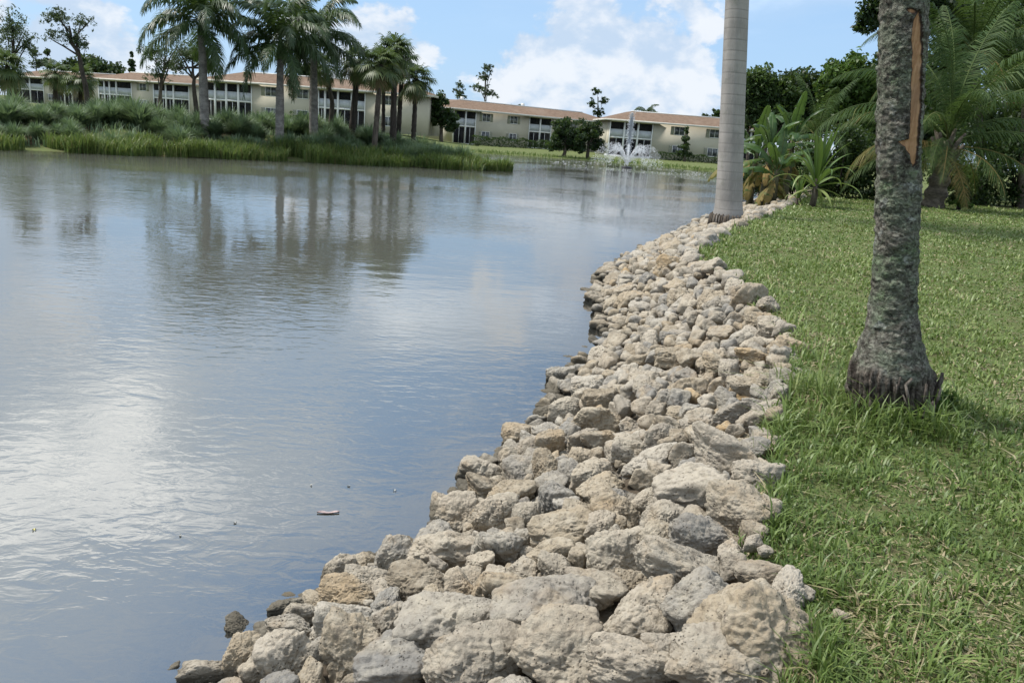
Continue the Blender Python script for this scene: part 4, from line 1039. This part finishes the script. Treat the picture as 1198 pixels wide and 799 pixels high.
for i, (c, rx, ry, D, lab) in enumerate((((985, 198), 46, 52, 34.5, 'deep green bush in the shade left of the lichened trunk'), ((1035, 200), 44, 56, 35.5, 'deep green bush hidden behind the lichened trunk'),
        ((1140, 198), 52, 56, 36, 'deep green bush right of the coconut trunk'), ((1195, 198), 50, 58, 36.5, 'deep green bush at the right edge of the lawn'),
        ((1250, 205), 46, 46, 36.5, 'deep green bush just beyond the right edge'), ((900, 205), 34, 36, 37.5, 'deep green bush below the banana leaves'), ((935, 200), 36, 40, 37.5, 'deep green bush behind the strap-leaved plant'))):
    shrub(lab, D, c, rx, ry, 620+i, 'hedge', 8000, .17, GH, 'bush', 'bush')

def banana_leaf(seed, L, e0, droop, w, hue):
    rg = np.random.default_rng(seed); K = 34; t = np.linspace(0, 1, K); e = e0 - droop*t**1.4; ds = L/(K-1)
    P = np.zeros((K, 3)); P[1:, 0] = np.cumsum(np.cos(e[:-1]))*ds; P[1:, 2] = np.cumsum(np.sin(e[:-1]))*ds
    mb = MB().tube(P, np.linspace(.035, .006, K), 5, a=min(1, hue+.3))
    up = np.stack([-np.sin(e), 0*e, np.cos(e)], 1)
    prof = np.clip(np.sin(np.pi*np.clip((t-.16)/.86, 0, 1))**.55, 0, 1)*w
    for s in (-1, 1):
        i = 5
        while i < K-1:
            j = min(K-1, i + rg.integers(1, 5)); fold = rg.uniform(.05, .9); idx = np.arange(i, j+1)
            o1 = P[idx] + np.array([0, s, 0])*(prof[idx]*.55)[:, None] + up[idx]*(.10*prof[idx])[:, None]
            o2 = P[idx] + np.array([0, s, 0])*(prof[idx]*(1-.3*fold))[:, None] - np.array([0, 0, 1])*(prof[idx]*fold)[:, None]
            V = np.concatenate([P[idx], o1, o2]); n = len(idx); q = np.arange(n-1)
            f = np.concatenate([np.stack([q, q+1, n+q+1, n+q], 1), np.stack([n+q, n+q+1, 2*n+q+1, 2*n+q], 1)])
            mb.add(V, f4=f, a=np.clip(hue + rg.normal(0, .1), 0, 1)); i = j
    return mb.mesh('banana_leaf', True)
BAN = [banana_leaf(700+i, 2.3*s, R_(e), R_(d), .30, h) for i, (e, d, s, h) in enumerate([(82, 25, .9, .55), (70, 60, 1.0, .5), (58, 85, 1.05, .45), (42, 90, 1.0, .5), (25, 80, 1.0, .45), (0, 60, .9, .95), (-35, 55, .85, 1.0)])]
M_BSTEM = plain_mat('banana_stem', (.085, .08, .045), .7, .2, 3, .5)
def banana(label, D, base, hgt, seed, n, sc):
    rg = np.random.default_rng(seed); b = atd(base[0], base[1], D); b[2] = gz(b[0], b[1]) - .05
    root = empty('banana_plant', tuple(b)); tag(root, label, 'banana plant', 'banana plants by the royal palm')
    z = np.linspace(0, hgt, 8); MB().tube(np.stack([.04*np.sin(z), 0*z, z], 1), np.linspace(.16, .08, 8), 10).obj('stem', M_BSTEM, root, True)
    for i in range(7):
        s = sc*rg.uniform(.6, .9); link('dead_leaf', BAN[6], LV['coco'], root, (0, 0, hgt*rg.uniform(.55, .9)), (rg.normal(0, .15), rg.normal(0, .15), i*2.4 + 1), (s, s, s))
    for i in range(n):
        k = min(5, int((i+.5)/n*6)); s = sc*rg.uniform(.85, 1.12)
        link('leaf', BAN[k], LV['banana'], root, (0, 0, hgt-.05-.04*i), (rg.normal(0, .1), rg.normal(0, .1), i*2.4+seed), (s, s, s))
banana('banana plant with a tall upright leaf close behind the royal palm', 31, (890, 242), 2.3, 3, 9, .75)
banana('banana plant with torn leaves between royal palm and strap-leaved plant', 32, (915, 242), 2.6, 5, 11, .8)
banana('lower banana plant with yellowing leaves under the taller ones', 30, (902, 243), 1.5, 8, 8, .8)
banana('banana plant half hidden behind the royal palm trunk', 35, (876, 238), 2.4, 11, 9, .95)
def strap_leaf(seed, L, e0, droop, w, hue):
    rg = np.random.default_rng(seed); K = 14; t = np.linspace(0, 1, K); e = e0 - droop*t**2; ds = L/(K-1)
    P = np.zeros((K, 3)); P[1:, 0] = np.cumsum(np.cos(e[:-1]))*ds; P[1:, 2] = np.cumsum(np.sin(e[:-1]))*ds
    up = np.stack([-np.sin(e), 0*e, np.cos(e)], 1); pr = w*np.clip(np.sin(np.pi*(.18+.82*t)), .02, 1)
    V = np.concatenate([P + np.array([0, 1, 0])*pr[:, None] + up*(pr*.35)[:, None], P, P - np.array([0, 1, 0])*pr[:, None] + up*(pr*.35)[:, None]])
    q = np.arange(K-1); f = np.concatenate([np.stack([q, q+1, K+q+1, K+q], 1), np.stack([K+q, K+q+1, 2*K+q+1, 2*K+q], 1)])
    return MB().add(V, f4=f, a=np.tile(np.clip(hue + .25*t*(hue > .6), 0, 1), 3)).mesh('strap_leaf', True)
STR = [strap_leaf(800+i, L, R_(e), R_(d), .055, h) for i, (L, e, d, h) in enumerate([(1.55, 86, 10, .45), (1.6, 76, 25, .5), (1.6, 62, 55, .45), (1.65, 48, 95, .55), (1.5, 28, 110, .7), (1.1, -10, 75, .95)])]
def strap_plant(label, D, base, sc, seed, n, stem):
    rg = np.random.default_rng(seed); b = atd(base[0], base[1], D); b[2] = gz(b[0], b[1]) - .03
    root = empty('strap_leaf_plant', tuple(b)); tag(root, label, 'plant', 'strap-leaved plants at the lawn edge')
    MB().tube(np.array([(0, 0, 0), (.02, 0, stem*.5), (0, 0, stem+.1)]), [.11, .10, .07], 9).obj('stem', M_BARK, root, True)
    for i in range(n):
        k = min(5, int((i+.5)/n*6)); s = sc*rg.uniform(.85, 1.15)
        link('leaf', STR[k], LV['strap'], root, (0, 0, stem + .08 - .012*i*stem), (rg.normal(0, .1), rg.normal(0, .1), i*2.4 + seed), (s, s, s))
strap_plant('bright strap-leaved plant with arching leaves standing at the lawn edge', 27.5, (950, 243), 1.18, 2, 34, .85)
strap_plant('small dark strap-leaved plant beside the bright one', 28, (932, 243), .62, 4, 18, .15)
shrub('bright green weeds at the foot of the coconut trunk', 30.5, (1122, 237), 22, 8, 640, 'bright', 700, .14, None, 'weed_patch', 'weeds')

# ------------------------------------------------------------------ royal palm on the bank
def ring_bark():
    m = Mat('ringed_grey_bark'); p = m.ocoord(); sep = m.nd('ShaderNodeSeparateXYZ'); m.L.new(p, sep.inputs[0])
    n = m.noise(p, 1.5, 4); n2 = m.noise(m.mapping(p, (1, 1, .15)), 30, 5, .7); ring = m.attr('lv')
    c = m.mix(m.step(n, .35, .65), (.26, .245, .225), (.34, .32, .295))
    c = m.mix(m.math('MULTIPLY', m.step(n2, .45, .7), .35), c, (.41, .39, .36))
    c = m.mix(m.math('MULTIPLY', m.step(m.noise(p, 2.2, 5, .7), .55, .72), .4), c, (.13, .15, .11))
    c = m.mix(m.math('MULTIPLY', m.math('MULTIPLY', ring, m.step(n, .3, .6, .15, 1)), .42), c, (.10, .093, .085))
    return m.done(m.bsdf(c, .85, m.bump(n2, .4, .01), .2))
def bank_palm():
    D = 22.0; b = atd(852, 253, D); tp = atd(862.5, 0, D); rg = np.random.default_rng(3)
    root = empty('royal_palm', tuple(b)); tag(root, 'stout royal palm with ringed grey trunk standing among the bank stones', 'palm tree')
    ax = (tp - b)/(tp[2]-b[2]); H = 11.5
    zs = [(-.5, 0)]; z = 0.0
    rows = []
    while z < H:
        st = rg.uniform(.20, .30) if z < 6 else rg.uniform(.25, .36)
        rows += [(z, 0), (z + st*.45, 0), (z + st*.84, 0), (z + st*.91, 1), (z + st*.955, 1), (z + st*.99, 0)]; z += st
    rows = np.array([(-.5, 0)] + rows); zz = rows[:, 0]; rg_ = rows[:, 1]
    rad = np.interp(zz, [-.5, 0, .35, 1.2, 3.0, 6, 9, 11.5], [.43, .40, .355, .33, .31, .285, .27, .22])*(1 - .004*rg_)
    n = 48; th = np.arange(n)*2*PI/n
    cc = np.stack([ax[0]*zz, ax[1]*zz, zz], 1)
    wob = .012*np.sin(3*th + 1) + .006*np.sin(7*th)
    jz = 0*th + 0*zz[:, None]
    V = cc[:, None, :] + np.stack([(rad[:, None] + wob)*np.cos(th), (rad[:, None] + wob)*np.sin(th), jz], -1)
    K = len(zz); i = np.arange(K-1)[:, None]*n; j = np.arange(n)[None]; k = (j+1) % n
    f = np.stack([i+j, i+k, i+n+k, i+n+j], -1).reshape(-1, 4)
    MB().add(V.reshape(-1, 3), f4=f, a=np.repeat(rg_, n)).obj('trunk', ring_bark(), root, True)
    c = ax*H; MB().tube(np.array([c + ax*q for q in (-.05, .2, .8, 1.3, 1.7)]), [.24, .27, .22, .16, .10], 14).obj('crownshaft', M_SHAFT, root, True)
    for q in range(15):
        kf = min(6, int((q+.5)/15*7)); s = rg.uniform(1.0, 1.15)
        link('frond', ROYAL[kf], LV['palm'], root, tuple(c + ax*1.6), (rg.normal(0, .06), rg.normal(0, .06), q*2.4), (s, s, s))
    rt = MB()
    for q in range(46):
        a = q*2*PI/46 + rg.normal(0, .05); r = .44; L = rg.uniform(.12, .3)
        rt.tube(np.array([[math.cos(a)*(r-.03), math.sin(a)*(r-.03), .03+rg.uniform(-.05, .05)], [math.cos(a)*(r+.03), math.sin(a)*(r+.03), .02], [math.cos(a)*(r+.06), math.sin(a)*(r+.06), -.3]]), [.015, .025, .025], 5)
    o = rt.obj('root_skirt', M_BARK, root, True); o['kind'] = 'stuff'
bank_palm()

# ------------------------------------------------------------------ lichened palm trunk on the lawn
def lichen_bark():
    m = Mat('lichened_bark'); p = m.ocoord()
    n1 = m.noise(p, 4.5, 7, .66, .5); n2 = m.noise(p, 17, 7, .72, .6); n3 = m.noise(m.mapping(p, (1, 1, .5)), 55, 5, .7); n4 = m.noise(p, 2.1, 5, .6)
    c = m.mix(m.step(n2, .36, .62), (.10, .09, .074), (.27, .255, .215))
    c = m.mix(m.math('MULTIPLY', m.step(n1, .42, .60), .72), c, (.175, .205, .145))
    c = m.mix(m.math('MULTIPLY', m.step(n4, .50, .62), m.step(n2, .40, .62)), c, (.150, .205, .115))
    c = m.mix(m.math('MULTIPLY', m.step(m.noise(p, 9.0, 4, .6), .60, .70), .8), c, (.33, .345, .31))
    c = m.mix(m.math('MULTIPLY', m.step(m.noise(m.mapping(p, (1, 1, 1), (7, 3, 1)), 13, 6, .75), .54, .64), .85), c, (.045, .038, .032))
    n5 = m.noise(m.mapping(p, (1, 1, 1.5)), 38, 6, .75, .8)
    c = m.mix(m.math('MULTIPLY', m.step(n5, .51, .64), .55), c, (.050, .043, .035))
    c = m.mix(m.math('MULTIPLY', m.step(n5, .42, .32), .45), c, (.24, .245, .20))
    root = m.attr('rt')
    rc = m.mix(m.step(m.noise(m.mapping(p, (1, 1, .18)), 26, 5, .7), .4, .62), (.050, .040, .034), (.21, .18, .15))
    c = m.mix(root, c, rc)
    h = m.math('SUBTRACT', m.math('ADD', m.math('MULTIPLY', n2, .8), m.math('MULTIPLY', n3, .45)), m.math('MULTIPLY', m.step(n5, .48, .62), .5))
    return m.done(m.bsdf(c, .95, m.bump(h, 1.0, .022), .15))
def wound_mat():
    m = Mat('bare_wood'); p = m.ocoord(); e = m.attr('we')
    g = m.noise(m.mapping(p, (1, 1, .07)), 60, 5, .7, .3); g2 = m.noise(m.mapping(p, (1, 1, .4)), 7, 4)
    c = m.mix(m.step(g, .35, .7), (.29, .155, .078), (.45, .275, .15))
    c = m.mix(m.math('MULTIPLY', m.step(g2, .52, .72), .5), c, (.24, .15, .095))
    c = m.mix(m.step(e, .62, .15), c, (.035, .025, .020))
    return m.done(m.bsdf(c, .85, m.bump(g, .5, .008), .2))
def near_palm():
    D = 5.25; b = at(1040, 478, LAWN_Z+.06); D = b[1]; rg = np.random.default_rng(8)
    b[2] = gz(b[0], b[1]); root = empty('palm_trunk', tuple(b))
    tag(root, 'lichen-spotted palm trunk on the lawn with a long orange bark wound', 'palm tree')
    top = atd(1057.5, 0, D) - b; mid = atd(1048, 300, D) - b
    H = 12.0; nz, n = 620, 190
    z = np.concatenate([np.linspace(-.08, 3.2, nz-60), np.linspace(3.25, H, 60)])
    ax = np.interp(z, [-.1, 0, mid[2], top[2], H], [0, 0, mid[0], top[0], top[0]*H/top[2]])
    for _ in range(60): ax[1:-1] = (ax[:-2] + 2*ax[1:-1] + ax[2:])/4
    th = np.arange(n)*2*PI/n
    # half widths in photo pixels at heights read from the photo
    ppm = F/np.hypot(D, EYE-b[2]); px = lambda y: (atd(1045, y, D) - b)[2]
    ys = [484, 465, 450, 435, 420, 405, 390, 370, 352, 300, 240, 120, 0]; hw = [45, 46, 47.5, 47, 43, 37.5, 32.5, 28.8, 27.2, 25.8, 25.3, 25.6, 25.8]
    hz = [px(y) for y in ys]; hr = [w/F*D*1.0 for w in hw]
    rad = np.interp(z, [-.2] + hz + [4.5, H], [hr[0]*1.05] + hr + [hr[-1], hr[-1]*.8])
    for _ in range(10): rad[1:-1] = (rad[:-2] + 2*rad[1:-1] + rad[2:])/4
    Z, T = np.meshgrid(z, th, indexing='ij'); C, Sn = np.cos(T), np.sin(T)
    q = np.stack([C*rad[:, None]*1.0, Sn*rad[:, None], Z], -1).reshape(-1, 3)
    dsp = .006*fbm(q*5, 31, 2) + .007*fbm(q*np.array([16, 16, 24]), 33, 4) + .006*np.clip(fbm(q*np.array([22, 22, 40]) + 4, 36, 3), -.2, 1)
    dsp = dsp.reshape(Z.shape) - .006*np.clip(np.sin(Z*26 + 1.5*np.sin(T*2) + T*.3), .8, 1)*5*.3
    zr = px(430) + .045*np.sin(T*2.0 + 1) + .03*np.sin(T*5) + .03*vnoise(np.stack([np.cos(T)*6, np.sin(T)*6, Z*2], -1).reshape(-1, 3), 71).reshape(Z.shape)                       # ragged upper edge of the root skirt
    rt = sm(zr - Z, -.03, .05)
    fl = .022*np.abs(np.sin(T*17 + 1.3*np.sin(T*3) + 3*Z))**.6 + .013*np.sin(T*41 + 4*np.sin(T*2)) + .016*fbm(np.stack([T*6, T*0, Z*9], -1).reshape(-1, 3), 41, 3).reshape(Z.shape)
    lump = .022*np.sin(T*2 + .6) + .014*np.sin(T*3 + 2)
    r = rad[:, None] + dsp*(1-rt*.6) + rt*(fl*(.5+.5*np.sin(T*5+1)**2) - .012 + lump) + .35*lump*sm(px(390) - Z, 0, .15)*(1-rt)
    V = np.stack([ax[:, None] + C*r, Sn*r, Z], -1)
    # bark wound: outline read off the photograph, on the side that faces the viewer
    pj = proj(V.reshape(-1, 3) + b); PX, PY = pj[:, 0].reshape(Z.shape), pj[:, 1].reshape(Z.shape)
    yy = [14, 22, 28, 60, 110, 150, 163, 166, 172, 180, 190, 194]
    xl = [1074, 1070, 1067.5, 1066, 1065.5, 1064, 1063.5, 1050, 1058, 1063.5, 1064.5, 1067]; xr = [1076, 1077.5, 1079, 1079.5, 1078.5, 1076.5, 1076, 1075.5, 1075, 1074, 1072.5, 1069]
    nz_ = .9*fbm(np.stack([PY*.13, PX*.13, PX*0], -1).reshape(-1, 3), 51, 3).reshape(Z.shape)
    ins = np.minimum(PX + nz_ - np.interp(PY, yy, xl), np.interp(PY, yy, xr) - PX + nz_)
    ins = np.where((PY > 12) & (PY < 195) & (Sn < 0.35), ins, -9)
    ins2 = np.where((PY > 8) & (PY < 19), 3.0 - np.hypot((PX-1067)/2.4, PY - 13 - .2*(PX-1067)), -9); ins2 = np.where(Sn < .35, ins2, -9)
    ins = np.maximum(ins, ins2)
    we = np.clip(ins/3.2, 0, 1)
    lip = np.exp(-((ins + 1.2)/1.1)**2)
    r2 = r - .017*sm(ins, -.3, 1.6) + .007*lip
    r2 = np.where(ins > .5, r2*0.35 + .65*(rad[:, None] - .012), r2)
    V = np.stack([ax[:, None] + C*r2, Sn*r2, Z], -1).reshape(-1, 3)
    i = np.arange(nz-1)[:, None]*n; j = np.arange(n)[None]; k = (j+1) % n
    f = np.stack([i+j, i+k, i+n+k, i+n+j], -1).reshape(-1, 4)
    fin = (we.ravel()[f].mean(1) > .03)
    me = np_mesh('trunk', V, f[~fin], True, {'rt': rt.ravel()}); link('trunk', me, lichen_bark(), root)
    used = np.unique(f[fin]); mp = np.full(len(V), -1); mp[used] = np.arange(len(used))
    me = np_mesh('bark_wound', V[used], mp[f[fin]], True, {'we': we.ravel()[used]})
    o = link('bark_wound', me, wound_mat(), root); o['label'] = 'long strip of bare orange wood where the bark is gone'
    # loose root ends
    rtm = MB()
    for q in range(46):
        a = rg.uniform(0, 2*PI); rr = np.interp(.0, z, rad)*rg.uniform(.93, 1.03); z1 = px(rg.uniform(426, 462)); L = rg.uniform(.04, .16)
        u = np.array([math.cos(a), math.sin(a), 0]); sw = rg.normal(0, .02)
        v = np.array([-u[1], u[0], 0])
        r1 = np.interp(z1, z, rad) + .02
        rtm.tube(np.array([u*r1 + [0, 0, z1], u*(r1+.004) + v*sw + [0, 0, z1-L*.5], u*(r1-.006) + v*sw*1.5 + [0, 0, z1-L]]), np.array([.6, .8, .4])*rg.uniform(.006, .016), 6)
    M_RT = bark_mat('root_bark', (.050, .040, .034), (.20, .175, .15), 24, .3)
    o = rtm.obj('root_ends', M_RT, root, True); o['kind'] = 'stuff'
    c = np.array([ax[-1], 0, H])
    for q in range(15):
        kf = min(6, int((q+.5)/15*7)); link('frond', COCO[kf], LV['coco'], root, tuple(c), (rg.normal(0, .06), rg.normal(0, .06), q*2.4), (.9, .9, .9))
    return b
NP = near_palm()

# ------------------------------------------------------------------ lawn grass
def lawn():
    rg = np.random.default_rng(21); N = 560000
    M = Mat('grass_blade'); v = M.attr('lv')
    col = M.ramp(v, [(0.0, (.058, .098, .022)), (.35, (.118, .178, .042)), (.62, (.185, .245, .070)), (.80, (.265, .30, .115)), (.86, (.30, .26, .14)), (1.0, (.44, .37, .23))])
    b_ = M.bsdf(col, .45, spec=.4); t_ = M.nd('ShaderNodeBsdfTranslucent'); M.L.new(M.mix(.3, col, (.2, .3, .05)), t_.inputs[0])
    mat = M.done(M.mixsh(.28, b_, t_.outputs[0]))
    r = 1.3 + 38*rg.random(N)**1.9; a = rg.uniform(R_(-35), R_(62), N)
    X, Y = r*np.sin(a), r*np.cos(a)
    land = ~inpoly(X, Y, POND) & ~inpoly(X, Y, BANK)
    dG, _ = segdist(X, Y, GL); right = (X > np.interp(Y, [g[1] for g in GL], [g[0] for g in GL]))
    edge = dG < .13
    inb = inpoly(X, Y, BANK) & (dG < .10) & (rg.random(N) < .5)
    keep = ((land & right) | inb) & (Y < 42) & (np.hypot(X-NP[0], Y-NP[1]) > .27)
    X, Y, r, dG, edge = X[keep], Y[keep], r[keep], dG[keep], edge[keep]; n = len(X)
    z = terrain(X, Y)
    z = np.where(inpoly(X, Y, BANK), LAWN_Z - .05, z)
    q = np.stack([X, Y, 0*X], 1)
    patch = fbm(q*1.1, 61, 3); tuft = fbm(q*5.5, 62, 2); bare = fbm(q*2.3 + 9, 63, 3)
    near_t = np.exp(-((np.hypot(X-NP[0], Y-NP[1]) - .38)/.14)**2)
    Hh = (.040 + .046*rg.random(n)**1.6)*(1 + .55*np.clip(tuft, -.6, 1) + .35*patch)*(1 + 0.7*np.exp(-dG/.25) + 2.8*near_t)
    Hh = np.clip(Hh, .022, .26)*(1 - .35*sm(r, 5, 9))*np.where(rg.random(n) < .06, 1.8, 1)*(1 + .012*r)
    lean = np.where(rg.random(n) < .35, rg.uniform(.8, 1.6, n), rg.uniform(.2, .9, n))
    dry = rg.random(n) < np.clip(.19 + .34*np.clip(bare, -.5, 1), .03, .6)*np.where(edge, .35, 1)*np.where(r > 9, .8, 1)
    Hh = np.where(dry, Hh*.75, Hh); lean = np.where(dry, lean*1.5 + .6, lean)
    hue = np.clip(.45 + .14*patch + .10*tuft + rg.normal(0, .14, n), .02, .79); hue = np.where(dry, rg.uniform(.84, 1, n), hue)
    wd = rg.uniform(.0035, .0095, n)*(1 + .16*np.maximum(r-2.5, 0))
    az = rg.uniform(0, 2*PI, n) + .7*tuft*3; d = np.stack([np.cos(az), np.sin(az), 0*az], 1)
    s = np.stack([-np.sin(az), np.cos(az), 0*az], 1)*(wd*.5)[:, None]; up = np.array([0, 0, 1.0])
    P = np.stack([X, Y, z - .008], 1); l = (lean*Hh)[:, None]; hv = Hh/np.sqrt(1 + .45*lean**2)
    p1 = P + d*l*.36 + up*(hv*.66)[:, None]; p2 = P + d*l*1.0 + up*(hv*np.clip(1.02 - .18*lean, .35, 1))[:, None]
    V = np.stack([P - s*.8, P + s*.8, p1 + s, p1 - s, p2], 1).reshape(-1, 3).astype(np.float32)
    i = np.arange(n)[:, None]*5
    me = np_mesh('lawn_grass', V, [i + np.array([[3, 2, 4]]), i + np.array([[0, 1, 2, 3]])], False, {'lv': np.repeat(hue, 5)})
    tag(link('lawn_grass', me, mat), 'mown lawn grass with dry clippings beside the boulders', None, None, 'stuff')
    print('blades', n)
lawn()

# ------------------------------------------------------------------ small things
def weed(label, px, py, sc, seed, n=70):
    rg = np.random.default_rng(seed); b = at(px, py, LAWN_Z+.07); b[2] = gz(b[0], b[1])
    root = empty('weed_plant', tuple(b)); tag(root, label, 'weed')
    st = MB(); lf = MB()
    for q in range(9):
        a = rg.uniform(0, 2*PI); L = sc*rg.uniform(.5, 1); e = np.array([math.cos(a)*L*.7, math.sin(a)*L*.7, L*rg.uniform(.6, 1.1)])
        st.tube(np.array([[0, 0, 0], e*.5 + [0, 0, .02], e]), [.003, .0025, .0015], 4)
        C = np.array([e*t for t in rg.uniform(.35, 1.05, n//9)]) + rg.normal(0, .012, (n//9, 3))
        V, f, aa = leaves(C, .05*sc/.16, rg, np.clip(rg.normal(.35, .2, len(C)), 0, 1), 1.0, .5); lf.add(V, f4=f, a=aa)
    st.obj('stems', LV['bright'], root); lf.obj('leaves', LV['bright'], root)
weed('leafy green weed at the right foot of the lichened trunk', 1092, 482, .20, 901, 110)
weed('small leafy weed in front of the lichened trunk', 1068, 497, .12, 902, 60)
def floating_leaf(label, px, py, L, wd, seed, col, rz, name='floating_leaf', cat='leaf', group=None):
    p = at(px, py, 0); rg = np.random.default_rng(seed); K = 9; t = np.linspace(0, 1, K)
    w = wd*np.sin(np.pi*np.clip(t*.92+.05, 0, 1)); x = (t-.5)*L; cur = .12*L*(t-.5)**2*4
    top = np.stack([x, w/2, .006 + cur*.3 + .006*np.sin(t*9)], 1); mid = np.stack([x, 0*x, .004 + 0*x], 1); bot = np.stack([x, -w/2, .008 + cur*.2], 1)
    V = np.concatenate([top, mid, bot]); q = np.arange(K-1)
    f = np.concatenate([np.stack([q, q+1, K+q+1, K+q], 1), np.stack([K+q, K+q+1, 2*K+q+1, 2*K+q], 1)])
    V = np.concatenate([V, V - [0, 0, .0025]]); f = np.concatenate([f, (f + 3*K)[:, ::-1]])
    o = MB().add(V, f4=f).obj(name, plain_mat(name + '_skin', col, .6, .3, 30, .2), None, True, loc=(p[0], p[1], .001), rot=(0, 0, rz))
    return tag(o, label, cat, group)
floating_leaf('pale pinkish dead leaf floating near the boulders', 384, 600, .15, .035, 1, (.36, .28, .27), R_(12))
for i, (x, y, l) in enumerate(((408, 569, 'white speck floating right of the dead leaf'), (275, 612, 'white speck floating left of the dead leaf'), (211, 627, 'white speck floating farthest left'),
                               (364, 568, 'white speck floating just beyond the dead leaf'), (462, 574, 'white speck floating nearest the boulders'), (40, 620, 'yellowish speck floating at the left edge'))):
    floating_leaf(l, x, y, .022, .012, 10+i, (.5, .5, .46) if i < 5 else (.6, .55, .2), i*.8, 'floating_petal', 'petal', 'specks floating on the pond')
def pebble(label, px, py, r, seed):
    P, f, _ = rock_verts(seed, 4, .5); b = at(px, py, LAWN_Z+.06)
    me = np_mesh('pebble', P*np.array([r, r*.8, r*.7]), f, True, mats=[M_ROCK])
    tag(link('pebble', me, None, None, (b[0], b[1], gz(b[0], b[1]) + r*.55)), label, 'stone', 'small stones lying in the lawn')
pebble('small tan stone lying in the grass right of the biggest boulder', 985, 708, .030, 951)
pebble('pale stone half buried in grass at the top of the bank', 938, 684, .05, 952)
